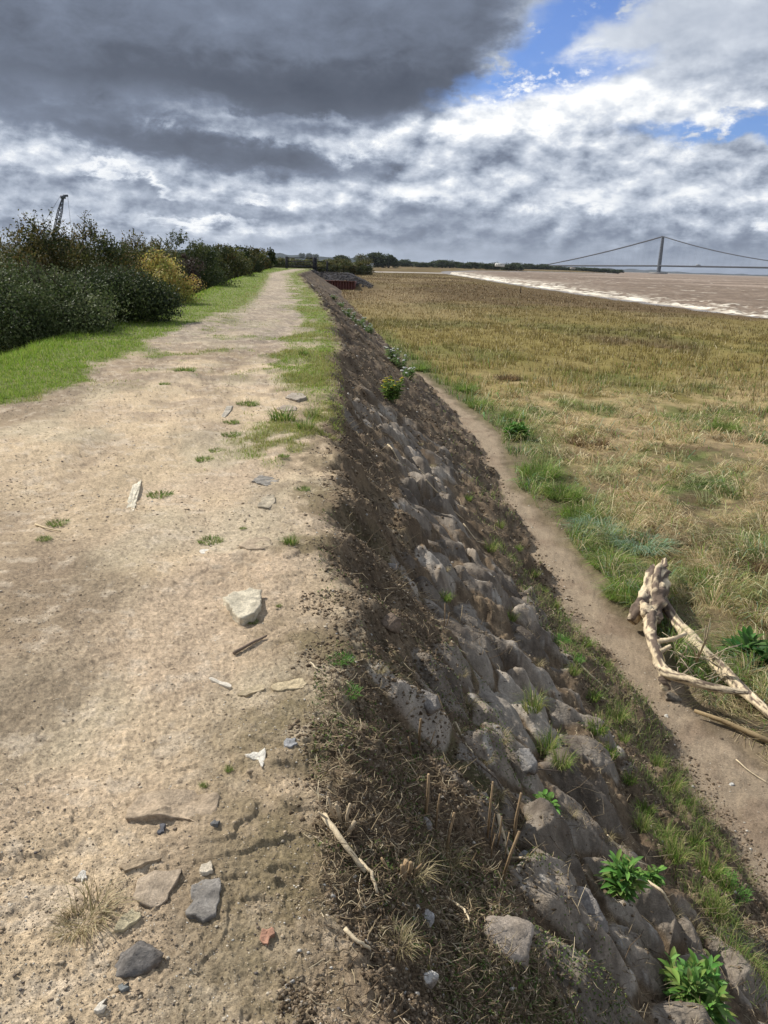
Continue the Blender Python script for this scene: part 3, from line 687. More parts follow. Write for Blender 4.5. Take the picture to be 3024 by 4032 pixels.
# --- litter on the slope
def build_litter():
    rng = np.random.default_rng(25)
    def slope_pts(n, t0, t1, r1=45, power=1.0, t_pow=1.0):
        x, y, r = polar_pts(n * 4, 1.1, r1, -30, 42, rng, power)
        t = (x - x_crest(y)) / (x_foot(y) - x_crest(y)); k = (t > t0) & (t < t1)
        return x[k][:n], y[k][:n], r[k][:n], t[k][:n]
    # twigs and straw
    x, y, r, t = slope_pts(75000, -.02, 1.0, 90)
    n = fbm(x * 1.5, y * 1.5, 3, 501); band = smooth(.16, .28, t) * (1 - smooth(.62, .70, t)) * (1 - smooth(11, 16, y))
    keep = rng.random(len(x)) < (1 - .72 * band) * (.12 + .88 * smooth(-.05, .6, n)) * (.50 + .5 * smooth(2.5, 7, r)); x, y, r, t = [a[keep] for a in (x, y, r, t)]; m = len(x)
    z = terrain(x, y) + .006
    col = pick(rng, [(.42, .33, .20), (.55, .46, .31), (.17, .12, .075), (.10, .07, .045), (.28, .21, .13)], m, [.27, .16, .20, .17, .20]) * rng.uniform(.7, 1.2, (m, 1))
    ln = rng.uniform(.012, .055, m) * (1 + .05 * r) + (rng.random(m) < .07) * .12 * smooth(1, 4, r)
    o = sticks('straw_litter', np.stack([x, y, z], -1), rng.uniform(0, 6.28, m) , rng.uniform(-.5, .75, m), ln, np.maximum(.0011, .00030 * r) * rng.uniform(.7, 1.8, m), col, M_straw, .12, 3)
    tag(o, 'dry twigs and straw strewn over the brown bank slope', 'litter', kind='stuff')
    # clods
    x, y, r, t = slope_pts(120000, -.05, 1.04, 80, .9)
    band = smooth(.16, .28, t) * (1 - smooth(.62, .70, t)) * (1 - smooth(11, 16, y))
    keep = rng.random(len(x)) < (1 - .93 * band) * (.02 + .98 * smooth(-.03, .03, t + .06 * fbm(x * 5, y * 5, 2, 551))); x, y, r = x[keep], y[keep], r[keep]; m = len(x); z = terrain(x, y)
    col = pick(rng, [(.15, .11, .07), (.22, .165, .11), (.095, .07, .047), (.31, .25, .18), (.5, .47, .42)], m, [.30, .30, .18, .205, .015]) * rng.uniform(.8, 1.2, (m, 1))
    sz = np.maximum(.0034, .0011 * r) * rng.lognormal(.30, .65, m); sz = np.minimum(sz, .007 + .0019 * r)
    o = crumbs('soil_clods', np.stack([x, y, z], -1), sz, col, M_ground, 5, .8)
    tag(o, 'crumbled brown soil clods covering the bank slope', 'soil', kind='stuff')
    # gravel on the path and on the foot track
    x, y, r = polar_pts(190000, 1.1, 34, -42, 6, rng, .85)
    k = (x < x_crest(y) - .0) & (x > x_pathL(y)); x, y, r = x[k], y[k], r[k]
    g = fbm(x * 1.2, y * 1.2, 3, 511); k = rng.random(len(x)) < .30 + .6 * smooth(0, .6, g) + .35 * smooth(8, 15, y) + .3 * smooth(-.5, 0, x - x_crest(y)); x, y, r = x[k], y[k], r[k]; m = len(x)
    sz = np.maximum(.0012, .00042 * r) * rng.lognormal(.15, .6, m); sz = np.minimum(sz, .013)
    z = terrain(x, y) + sz * .1
    col = pick(rng, [(.48, .38, .26), (.36, .28, .19), (.25, .20, .15), (.60, .52, .40), (.15, .13, .12), (.70, .66, .58)], m, [.27, .23, .18, .20, .08, .04]) * rng.uniform(.85, 1.15, (m, 1))
    o = crumbs('path_gravel', np.stack([x, y, z], -1), sz, col, M_stone, 6, .6)
    tag(o, 'fine buff gravel and grit scattered over the dirt path', 'gravel', kind='stuff')
    x, y, r = polar_pts(60000, 4.2, 30, 0, 42, rng)
    k = (x > x_foot(y) - .45) & (x < x_track(y) + .15); x, y, r = x[k][:9000], y[k][:9000], r[k][:9000]; m = len(x)
    k = rng.random(m) < .25 + .75 * np.exp(-((x - x_foot(y)) / .22) ** 2); x, y, r = x[k], y[k], r[k]; m = len(x); sz = np.minimum(np.maximum(.004, .0008 * r) * rng.lognormal(.1, .45, m), .022)
    col = pick(rng, [(.40, .33, .25), (.30, .22, .15), (.15, .11, .08), (.62, .57, .48)], m, [.3, .35, .28, .07])
    o = crumbs('track_gravel', np.stack([x, y, terrain(x, y)], -1), sz, col, M_stone, 9, .6)
    tag(o, 'small pebbles and chips along the foot of the bank', 'gravel', kind='stuff')
    x, y, r = polar_pts(50000, 4.4, 9.5, 18, 42, rng)
    n = fbm(x * 1.6, y * 1.6, 3, 541); k = (x > x_track(y) - .05 + .2 * n) & (y < 7.4) & (rng.random(len(x)) < .15 + .6 * smooth(0, .6, n)); x, y, r = x[k][:7000], y[k][:7000], r[k][:7000]; m = len(x)
    col = pick(rng, [(.46, .36, .20), (.58, .48, .30), (.25, .18, .10), (.34, .30, .13)], m) * rng.uniform(.7, 1.2, (m, 1))
    o = sticks('reed_litter', np.stack([x, y, terrain(x, y) + .012], -1), .9 + 5 * fbm(x * .8, y * .8, 2, 542) + rng.normal(0, .4, m), rng.uniform(-.1, .25, m), rng.uniform(.08, .35, m), np.full(m, .0022), col, M_straw, .12, 13)
    tag(o, 'fallen dry reed stems on the dark earth below the driftwood', 'litter', kind='stuff')
    # moss and creeping weeds on the upper slope near the camera
    x, y, r, t = slope_pts(60000, -.02, .34, 9, .8)
    n = fbm(x * 2.0, y * 2.0, 3, 521) + .5 * fbm(x * 7, y * 7, 2, 522)
    k = rng.random(len(x)) < .55 * smooth(.2, .7, n + .30 * np.exp(-((y - 3.0) / 1.0) ** 2)); x, y, r = x[k], y[k], r[k]; m = len(x)
    c = pick(rng, [(.13, .20, .05), (.09, .14, .04), (.20, .26, .09), (.16, .15, .05)], m)
    o = blades('moss', np.stack([x, y, terrain(x, y)], -1), rng.uniform(0, 6.28, m), rng.uniform(.006, .018, m), rng.uniform(.004, .009, m), rng.uniform(.3, 1.3, m), c, M_leaf, seed=31)
    tag(o, 'low moss and creeping weeds on the upper slope', 'moss', kind='stuff')
    # thin grass growing in the lower slope
    x, y, r, t = slope_pts(90000, .60, .99, 30, .9)
    n = fbm(x * 1.3, y * 1.3, 3, 531) + .5 * fbm(x * 4, y * 4, 2, 532)
    k = rng.random(len(x)) < .65 * smooth(.10, .55, n + .06) * smooth(.60, .72, t); x, y, r = x[k], y[k], r[k]; m = len(x)
    c = pick(rng, [(.13, .22, .04), (.19, .28, .06), (.34, .34, .13), (.45, .38, .2)], m, [.35, .3, .2, .15])
    o = blades('slope_grass', np.stack([x, y, terrain(x, y)], -1), rng.uniform(0, 6.28, m), rng.uniform(.04, .16, m), np.maximum(.0028, .0005 * r), rng.uniform(.2, 1.1, m), c, M_grass, seed=33)
    tag(o, 'thin green grass sprouting low on the bank slope', 'grass', kind='stuff')
build_litter()

# ------------------------------------------------------------------ river
def build_river():
    rs = np.exp(np.linspace(math.log(45), math.log(12000), 900)); az = np.radians(np.linspace(-3, 62, 700))
    A, R = np.meshgrid(az, rs); X = R * np.sin(A); Y = R * np.cos(A); nr, na = X.shape
    d = X - x_shore(Y)
    wa = fbm(X * .16, Y * .34, 4, 601, .55); wb = fbm(X * .5, Y * .95, 3, 602)
    amp = smooth(3000, 300, R)
    ridge = 1 - np.abs(wa) * 2
    Z = ZW + amp * (.24 * wa + .12 * wb + .14 * ridge) - .08
    # breakers rolling in along the shore
    br = np.exp(-((d - 9 - 2.0 * vn(Y * .05, X * .05, 7)) / 2.2) ** 2) + .7 * np.exp(-((d - 18 - 4 * vn(Y * .03 + 9, X * .02, 8)) / 2.0) ** 2)
    Z += .28 * br * smooth(-.5, .4, wb) * smooth(700, 400, Y) - .30 * smooth(6.5, 3, d)
    base = np.tile(np.array([.245, .188, .140]), (nr, na, 1)); base = mixc(base, [.16, .118, .085], smooth(-.2, .5, wa + .6 * wb)); base = mixc(base, [.40, .315, .25], .6 * smooth(0, .6, -fbm(X * .01, Y * .02, 3, 604)))
    fn = fbm(X * .35, Y * .7, 4, 603, .65)
    lines = np.exp(-((d - 8.0 - 1.5 * vn(Y * .06, X * 0, 7)) / 2.3) ** 2) * smooth(-.5, .05, fn) + .8 * np.exp(-((d - 17 - 4 * vn(Y * .03 + 3, X * .0, 8)) / 5.0) ** 2) * smooth(.0, .4, fn)
    wide = smooth(45, 5, d) * smooth(180, 320, Y) * smooth(900, 600, Y) * smooth(-.25, .3, fn)
    caps = smooth(.58, .76, fbm(X * .12 + 3, Y * .30, 4, 605, .6)) * smooth(2200, 400, R)
    foam = np.clip(lines * smooth(800, 500, Y) + .75 * wide + .55 * caps, 0, 1)
    c = mixc(base, [.82, .75, .62], foam)
    keep = d > -1.2
    V = np.stack([X, Y, Z], -1).reshape(-1, 3)
    i = np.arange(nr - 1)[:, None] * na; j = np.arange(na - 1)[None]; Q = np.stack([i + j, i + j + 1, i + na + j + 1, i + na + j], -1).reshape(-1, 4)
    Q = Q[keep.ravel()[Q].any(1)]
    used = np.zeros(len(V), bool); used[Q.ravel()] = True; rm = np.cumsum(used) - 1
    o = mesh_np('river', V[used], rm[Q], None, c.reshape(-1, 3)[used], M_water, smooth_=True); tag(o, kind='structure')
build_river()

# ------------------------------------------------------------------ hills and far shore
def ridge(name, pts, depth, col, seed, rough=.12):
    """pts: (azimuth deg, distance, top height above the plain); a long rounded ridge"""
    a = np.array([p[0] for p in pts]); n = 260; az = np.linspace(a.min(), a.max(), n)
    D = np.interp(az, a, [p[1] for p in pts]); Ht = np.interp(az, a, [p[2] for p in pts])
    Ht = Ht * (1 + rough * fbm(az * 1.3, az * 0 + seed, 4, seed)) 
    rows = []; cols = []
    for f, hf in ((0, 0), (.15, .35), (.35, .8), (.55, 1), (.8, .8), (1.2, .2), (1.5, 0)):
        r = D + depth * f; rows.append(np.stack([r * np.sin(np.radians(az)), r * np.cos(np.radians(az)), ZM - .8 + Ht * hf + 0 * r], -1))
        nn = fbm(az * 6, az * 0 + f * 9, 3, seed + 3); cols.append(np.array(col)[None] * (1 + .35 * nn)[:, None] + np.zeros((n, 3)))
    V = np.concatenate(rows); Cc = np.concatenate(cols); k = len(rows)
    Q = [(i * n + j, i * n + j + 1, (i + 1) * n + j + 1, (i + 1) * n + j) for i in range(k - 1) for j in range(n - 1)]
    o = mesh_np(name, V, Q, None, Cc, M_marsh, smooth_=True); tag(o, kind='structure'); return o
ridge('hills', [(-30, 4300, 55), (-9, 4300, 52), (-6, 4300, 44), (-2, 4300, 36), (1, 4300, 26), (4, 4500, 16), (8, 4600, 12), (11, 4600, 4)], 1600, (.030, .042, .045), 3)
ridge('far_shore', [(7, 8200, 8), (13, 8200, 34), (17, 8200, 30), (20, 8200, 12), (24, 8200, 14), (30, 8200, 20), (50, 8200, 22)], 1500, (.055, .065, .070), 9, .35)

# ------------------------------------------------------------------ shrubs and trees
def leaf_quads(P, nrm, size, rng, fold=.25):
    n = len(P); d = nrm + rng.normal(0, .75, (n, 3)); d /= np.linalg.norm(d, axis=1)[:, None]
    a = np.cross(d, rng.normal(0, 1, (n, 3))); a /= np.linalg.norm(a, axis=1)[:, None]; b = np.cross(d, a)
    s = size[:, None]
    V = np.stack([P - a * s * .5, P - b * s * .28 + d * s * .06, P + a * s * .55, P + b * s * .28 + d * s * .06], 1).reshape(-1, 3)
    k = np.arange(n) * 4; return V, np.stack([k, k + 1, k + 2, k + 3], -1)

def crown_pts(n, rx, ry, h, rng, nclump, z0=.0, ragged=.30, shell=.75):
    """leaf positions through a lumpy crown made of many overlapping clumps"""
    th = rng.uniform(0, 6.28, nclump); u = rng.uniform(-.8, 1, nclump); rr = rng.uniform(.6, 1.0, nclump)
    q = np.sqrt(1 - u * u * .96)
    lob = 1 + .28 * np.sin(3 * th + rr * 9) * rng.uniform(.3, 1, nclump); cx = rx * rr * lob * q * np.cos(th); cy = ry * rr * q * np.sin(th); cz = z0 + h * (.5 + .44 * u * np.sqrt(rr)) * rng.uniform(.86, 1.06, nclump)
    cr = rng.uniform(.16, .48, nclump) * min(rx, ry) * 1.05
    k = rng.integers(0, nclump, n); d = rng.normal(0, 1, (n, 3)); d /= np.linalg.norm(d, axis=1)[:, None]
    rad = cr[k] * np.where(rng.random(n) < shell, rng.uniform(.8, 1.08, n), rng.uniform(.2, .9, n)) * (1 + ragged * rng.normal(0, .35, n))
    P = np.stack([cx[k], cy[k], cz[k]], -1) + d * rad[:, None] * np.array([1, 1, .85])
    P[:, 2] = np.maximum(P[:, 2], z0 * .3 + .02); return P, d, k

def shrub(name, label, cat, loc, rx, ry, h, cols, nleaf, lsize, seed, group=None, nclump=46, sprigs=14, sprig_len=.5, w=None, bark=(.07, .055, .04), ragged=.3, z0=.25, spike=None, trunk_r=.05):
    rng = np.random.default_rng(seed)
    root = empty(name, loc, label=label, cat=cat, group=group)
    P, d, k = crown_pts(nleaf, rx, ry, h - z0, rng, nclump, z0, ragged)
    cols = np.array(cols); cc = cols[rng.choice(len(cols), nclump, p=w)][k]
    mixr = rng.random(nleaf) < .35; cc = np.where(mixr[:, None], cols[rng.choice(len(cols), nleaf, p=w)], cc) * rng.uniform(.65, 1.3, (nleaf, 1))
    Ps = [P]; Ds = [d]; Cs = [cc]; mb = MB()
    # main stems
    for s in range(5):
        a = rng.uniform(0, 6.28); e = Vector((math.cos(a) * rx * .55, math.sin(a) * ry * .55, h * rng.uniform(.6, .85)))
        mid = e * .45 + Vector((rng.normal(0, .1) * rx, rng.normal(0, .1) * ry, 0)); st = Vector((rng.normal(0, .06), rng.normal(0, .06), -.15))
        mb.tube([st, mid, e], [trunk_r, trunk_r * .6, trunk_r * .2], bark, 6, .1, s + 1)
    # shoots that stick out of the outline
    for s in range(sprigs):
        a = rng.uniform(0, 6.28); q = rng.uniform(0, .75); st = Vector((rx * q * math.cos(a), ry * q * math.sin(a), z0 + (h - z0) * (.5 + .46 * math.sqrt(1 - q * q)) - .15))
        L_ = sprig_len * rng.uniform(.5, 1.3); e = st + Vector((rng.normal(0, .35) * L_, rng.normal(0, .35) * L_, L_))
        mid = (st + e) / 2 + Vector((rng.normal(0, .08), rng.normal(0, .08), 0)) * L_
        mb.tube([st, mid, e], [.012, .009, .004], bark, 4, 0, s)
        m_ = int(26 * rng.uniform(.6, 1.3)); f = rng.uniform(.1, 1, m_)
        Pl = np.array(st)[None] * ((1 - f) ** 2)[:, None] + np.array(mid)[None] * (2 * f * (1 - f))[:, None] + np.array(e)[None] * (f * f)[:, None]
        Ps.append(Pl + rng.normal(0, .05 * sprig_len + .02, (m_, 3))); Ds.append(rng.normal(0, 1, (m_, 3))); Cs.append(cols[rng.choice(len(cols), m_, p=w)] * rng.uniform(.7, 1.2, (m_, 1)))
    if spike:
        for (sx, sy, sz, L_) in spike:
            st = Vector((sx, sy, sz)); e = st + Vector((.06 * L_, 0, L_)); mb.tube([st, (st + e) / 2 + Vector((-.05, 0, 0)), e], [.018, .012, .005], bark, 5, 0, 3)
            f = rng.uniform(0, 1, 60); Pl = np.array(st)[None] + np.outer(f, np.array(e - st)) + rng.normal(0, .07, (60, 3)) * np.array([1, 1, .3])
            Ps.append(Pl); Ds.append(rng.normal(0, 1, (60, 3))); Cs.append(np.tile(cols[0] * .9, (60, 1)))
            for b_ in range(5):
                f_ = rng.uniform(.3, .8); p_ = st + (e - st) * f_; q_ = p_ + Vector((rng.normal(0, .16), rng.normal(0, .1), .2)); mb.tube([p_, q_], [.007, .003], bark, 4)
    P = np.concatenate(Ps); d = np.concatenate(Ds); cc = np.concatenate(Cs)
    V, Q = leaf_quads(P, d, lsize * rng.uniform(.6, 1.35, len(P)), rng)
    mesh_np('crown', V, Q, None, np.repeat(cc, 4, 0), M_leaf, root)
    mb.build('trunk', M_wood, root)
    return root

HAW = [(.115, .095, .030), (.085, .092, .026), (.060, .072, .022), (.16, .115, .040), (.040, .052, .018), (.14, .15, .04)]
DGREEN = [(.040, .058, .022), (.055, .080, .026), (.030, .045, .018), (.075, .095, .030)]
WILL = [(.080, .110, .036), (.055, .080, .026), (.115, .145, .058), (.035, .052, .020), (.15, .17, .08)]
YEL = [(.52, .46, .12), (.40, .38, .10), (.60, .50, .17), (.26, .29, .07), (.42, .28, .09)]
BRAM = [(.065, .045, .038), (.05, .036, .030), (.085, .058, .045), (.05, .05, .024)]
OLV = [(.10, .115, .035), (.13, .125, .045), (.07, .09, .03)]
def hedge(label, u, hw, vtop, Y, cols, n, ls, seed, name='hawthorn_shrub', cat='shrub', deep=1.0, **kw):
    ls *= 1.4; n = int(n * 1.05)
    top = at_depth(u, vtop, Y); zb = gz(top.x, Y) - .05
    rx = hw / FPX * math.hypot(Y, top.x) * 1.08
    return shrub(name, label, cat, (top.x, Y, zb), rx, rx * deep, top.z - zb, cols, n, ls, seed, group='shrubs of the hedge left of the path', **kw)
hedge('grey green willow scrub at the left edge, lowest and nearest the path', 55, 135, 585, 17.5, WILL, 42000, .042, 1, 'willow_shrub', sprigs=40, sprig_len=.45, nclump=70)
hedge('tall brown green hawthorn topmost at the far left, in front of the crane', 85, 85, 478, 22.5, HAW, 42000, .050, 2, sprigs=30, sprig_len=.55, nclump=60)
hedge('hawthorn cut off by the left edge of the photo behind the willow', -45, 95, 512, 24, HAW, 22000, .055, 3, sprigs=16)
hedge('dark green hawthorn with a tall bare leader rising above it', 195, 80, 497, 25, HAW[1:] + DGREEN[1:2], 38000, .050, 4, sprigs=26, spike=[(-.15, 0, 3.7, .85)], nclump=60)
hedge('nearly black shrub between the willow and the yellow shrub', 235, 100, 600, 21, DGREEN, 34000, .046, 5, 'blackthorn_shrub', sprigs=18, nclump=60)
hedge('hawthorn behind the yellow shrub with twiggy top', 290, 75, 517, 33, HAW, 26000, .06, 6, sprigs=24, sprig_len=.6)
hedge('yellow leaved shrub glowing beside the grassy verge', 340, 56, 560, 30, YEL, 12000, .06, 7, 'yellow_shrub', sprigs=34, sprig_len=.5, nclump=44, ragged=.7)
hedge('dull olive low shrub under the yellow shrub', 300, 45, 625, 24.5, OLV, 11000, .045, 8, 'low_shrub', sprigs=12, sprig_len=.3)
hedge('green hawthorn crowned with dark foliage behind the bramble', 385, 70, 513, 50, DGREEN + OLV[:1], 24000, .085, 9, sprigs=22, sprig_len=.7)
hedge('purple brown bramble thicket right of the yellow shrub', 388, 38, 545, 46, BRAM, 14000, .07, 10, 'bramble', sprigs=14, sprig_len=.3)
hedge('pale olive scrub at the foot of the hedge beyond the bramble', 447, 27, 577, 60, OLV, 7000, .08, 11, 'low_shrub', sprigs=10, sprig_len=.3)
hedge('dark hawthorn halfway along the receding hedge', 472, 50, 532, 78, HAW[1:] + DGREEN[:1], 15000, .12, 12, sprigs=16)
hedge('shrub of the hedge two before its dark far end', 515, 34, 533, 98, DGREEN + HAW[:1], 9000, .14, 13, sprigs=12)
hedge('brown shrub just before the dark far end of the hedge', 550, 26, 536, 130, HAW, 7000, .18, 14, sprigs=8)
hedge('dark upright shrub at the far end of the hedge near the gate', 583, 11, 538, 140, DGREEN, 4500, .18, 15, 'upright_shrub', sprigs=6, nclump=26, deep=1.2)
hedge('background hawthorn filling the skyline between the two tall hawthorns', 135, 80, 520, 32, HAW, 14000, .065, 16, sprigs=10)
hedge('background shrub on the skyline behind the hawthorns', 330, 70, 522, 52, HAW + OLV, 12000, .09, 17, sprigs=12)
hedge('dark bramble filling the gap between willow and blackthorn', 150, 70, 640, 18.5, DGREEN, 16000, .04, 51, 'bramble', sprigs=16, sprig_len=.3)
hedge('leaning dark shrub whose foot meets the verge left of the yellow shrub', 262, 42, 615, 22.5, DGREEN + HAW[1:2], 14000, .045, 52, 'blackthorn_shrub', sprigs=16, sprig_len=.35)
hedge('mid green shrub rising behind the yellow shrub and bramble', 345, 48, 525, 44, HAW[1:3] + OLV[:1], 14000, .075, 53, sprigs=18, sprig_len=.5)
hedge('green shrub between the bramble and the receding part of the hedge', 428, 40, 530, 60, DGREEN + OLV, 10000, .09, 54, sprigs=14)
hedge('shrub filling the receding hedge halfway to its end', 495, 36, 536, 88, HAW, 8000, .13, 55, sprigs=10)
hedge('low end shrub in front of the far end of the hedge', 566, 18, 556, 145, OLV, 4000, .18, 18, 'low_shrub', sprigs=4)

# distant trees: a few prototypes, copied
def tree_proto(name, cols, seed, n=1500, h=10., r=4.5):
    root = shrub(name, 'x', 'tree', (0, 0, 0), r, r, h, cols, 2600, 1.0, seed, nclump=30, sprigs=0, z0=.0, trunk_r=.3)
    return root
protos = [tree_proto('broadleaf_tree', DGREEN + OLV[2:], 41), tree_proto('broadleaf_tree', [(.05, .07, .03), (.065, .085, .035)], 42), tree_proto('broadleaf_tree', OLV + HAW[:2], 43)]
used = [False, False, False]
def far_tree(u, hw, vtop, D, k, label, group, zb=None):
    d = ray(u, vtop); rr = math.hypot(d[0], d[1]); p = Vector(CAM + d * (D / rr)); zb = gz(p.x, p.y) - .4 if zb is None else zb
    R = 1.25 * hw / FPX * D / 4.5; Hh = (p.z - zb) / 10.
    if not used[k]: o = protos[k]; used[k] = True; o.location = (p.x, p.y, zb); o.rotation_euler = (0, 0, 0)
    else: o = copy_tree(protos[k], (p.x, p.y, zb), random.Random(u).uniform(0, 6))
    o.scale = (R, R, Hh); tag(o, label, 'tree', group)
ORD = 'first second third fourth fifth sixth seventh eighth ninth tenth eleventh twelfth thirteenth fourteenth fifteenth sixteenth seventeenth eighteenth nineteenth twentieth'.split()
ORD += ['twenty ' + x for x in ORD[:9]] + ['thirtieth', 'thirty first', 'thirty second', 'thirty third', 'thirty fourth']
G1 = 'scrub trees beyond the gate'; G2 = 'trees along the far marsh edge'; G3 = 'trees on the headland'; G4 = 'trees on the skyline hill'
for i, u in enumerate(range(596, 790, 13)):
    far_tree(u, 13 + 3 * ((i * 7) % 3), 554 + [0, 3, 1, 4, 2][i % 5] + (i * .25), 300 + 12 * ((i * 5) % 4), 2, ORD[i] + ' from the left of the olive scrub trees just beyond the gate', G1)
for u, hw, v, k, lab in ((737, 13, 551, 0, 'rounded dark tree standing left of the big trees'), (792, 16, 548, 2, 'left tree of the big clump on the marsh edge'), (808, 15, 545, 0, 'tallest tree of the big clump on the marsh edge'), (826, 17, 547, 1, 'right of centre tree in the big marsh clump'), (840, 14, 554, 0, 'right end tree of the big marsh clump')):
    far_tree(u, hw, v, 1000, k, lab, G2)
rng_ = random.Random(4)
for i in range(17):
    u = 860 + i * 16; v = [563, 560, 565, 566, 567, 563, 561, 562, 565, 568, 566, 567, 569, 567, 570, 569, 571][i]
    far_tree(u, 11, v, 1250 + 20 * (i % 3), i % 2, ORD[i] + ' from the left in the tree row after the big clump', G2)
for i in range(15):
    u = 1112 + i * 16; v = [570, 571, 572, 574, 573, 574, 575, 576, 576.5, 577, 578, 578.5, 580, 581, 582][i] - (3 if i < 5 else 0)
    far_tree(u, 9, v, 1680, i % 2, ORD[i] + ' from the left of the trees on the wooded headland', G3, zb=-3)
for i, (u, v) in enumerate(((652, 548), (668, 548), (682, 550), (739, 552), (771, 554), (873, 562))):
    far_tree(u, 5, v - 1.5, 4700, 1, ORD[i] + ' from the left of the lone trees on the hill crest', G4, zb=24 - i * 2)
for k in range(3):
    if not used[k]: bpy.data.objects.remove(protos[k])

# ------------------------------------------------------------------ bridge
def build_bridge():
    T = Vector((1014.6, 3125, 0)); dr = Vector((.717, -.697, 0)).normalized(); pr = Vector((.697, .717, 0)).normalized()
    root = empty('suspension_bridge', T + Vector((0, 0, ZW)), label='long grey suspension bridge spanning the river on the horizon', cat='bridge')
    o = -(T + Vector((0, 0, ZW))); grey = (.085, .09, .10); steel = (.08, .085, .095)
    def W(s, side, z): return T + dr * s + pr * side + Vector((0, 0, z)) + o
    mb = MB(); mb.box((-26, -22, -2), (26, 22, 6), (.22, .21, .20)); pier = mb.build('pier', M_stone, root); pier.rotation_euler = (0, 0, math.radians(-44))
    tw = None
    for side in (-5.5, 5.5):
        mb = MB()
        n = 12
        for i in range(n):
            z0, z1 = 3 + i * 129 / n, 3 + (i + 1) * 129 / n; w0 = 7.5 - 3 * i / n; w1 = 7.5 - 3 * (i + 1) / n
            q = side * (1 - .12 * z0 / 155); q1 = side * (1 - .12 * z1 / 155); V = []
            for z, w_, qq in ((z0, w0, q), (z1, w1, q1)):
                for a, b in ((-1, -1), (1, -1), (1, 1), (-1, 1)): V.append(W(a * w_ / 2, qq + b * w_ / 2, z))
            mb.add(V, [(0, 1, 5, 4), (1, 2, 6, 5), (2, 3, 7, 6), (3, 0, 4, 7), (4, 5, 6, 7)], [], grey)
        mb.build('tower_leg', M_stone, root)
    for z in (22, 57, 92, 128):
        mb = MB(); mb.beam(W(0, -5, z), W(0, 5, z), 4.5, 7, grey); mb.build('cross_beam', M_stone, root)
    def deckz(s): return float(np.interp(s, [-900, -527, 0, 400, 705, 1500], [11, 15.5, 26, 28.5, 30, 26]))
    mb = MB(); ss = np.arange(-900, 1500, 50); V = []
    for a in ss:
        for sd, dz in ((-9, 2.6), (9, 2.6), (7, -3.2), (-7, -3.2)): V.append(W(a, sd, deckz(a) + dz))
    mb.add(V, [(i * 4 + k, i * 4 + (k + 1) % 4, i * 4 + 4 + (k + 1) % 4, i * 4 + 4 + k) for i in range(len(ss) - 1) for k in range(4)], [], steel)
    mb.build('deck', M_paint, root)
    for a in (-900, -800, -700, -610):
        mb2 = MB(); mb2.beam(W(a, 0, -6), W(a, 0, deckz(a) - 2), 4, 16, grey); mb2.build('approach_pier', M_stone, root)
    def cabz(s):
        if s < 0: f = -s / 527; return 131 * (1 - f) + deckz(-527) * f - 26 * f * (1 - f)
        return 32 + 99 * ((705 - s) / 705) ** 2
    for side in (-6, 6):
        mb = MB(); ss = list(np.linspace(-527, 0, 14)) + list(np.linspace(50, 1410, 30))
        mb.tube([W(s, side, cabz(s)) for s in ss], 1.5, steel, 6); mb.build('main_cable', M_paint, root)
    mb = MB()
    for s in list(range(-510, 0, 22)) + list(range(22, 1400, 22)):
        for side in (-6, 6): mb.beam(W(s, side, deckz(s) + 2), W(s + 4, side, cabz(s)), .12, .12, steel)
    h = mb.build('hangers', M_paint, root); h['kind'] = 'stuff'
    mb = MB(); mb.box((-8, -1.4, 0), (6, 1.4, 4.6), (.22, .23, .25)); mb.box((6.4, -1.3, 0), (9.4, 1.3, 3.2), (.12, .14, .2))
    p = T + dr * 150 + Vector((0, 0, deckz(150) + 2.35)); l = mb.build('lorry', M_paint); l.location = p; l.rotation_euler = (0, 0, math.atan2(dr.y, dr.x)); tag(l, 'tiny lorry crossing the bridge deck right of the tower', 'lorry')
build_bridge()

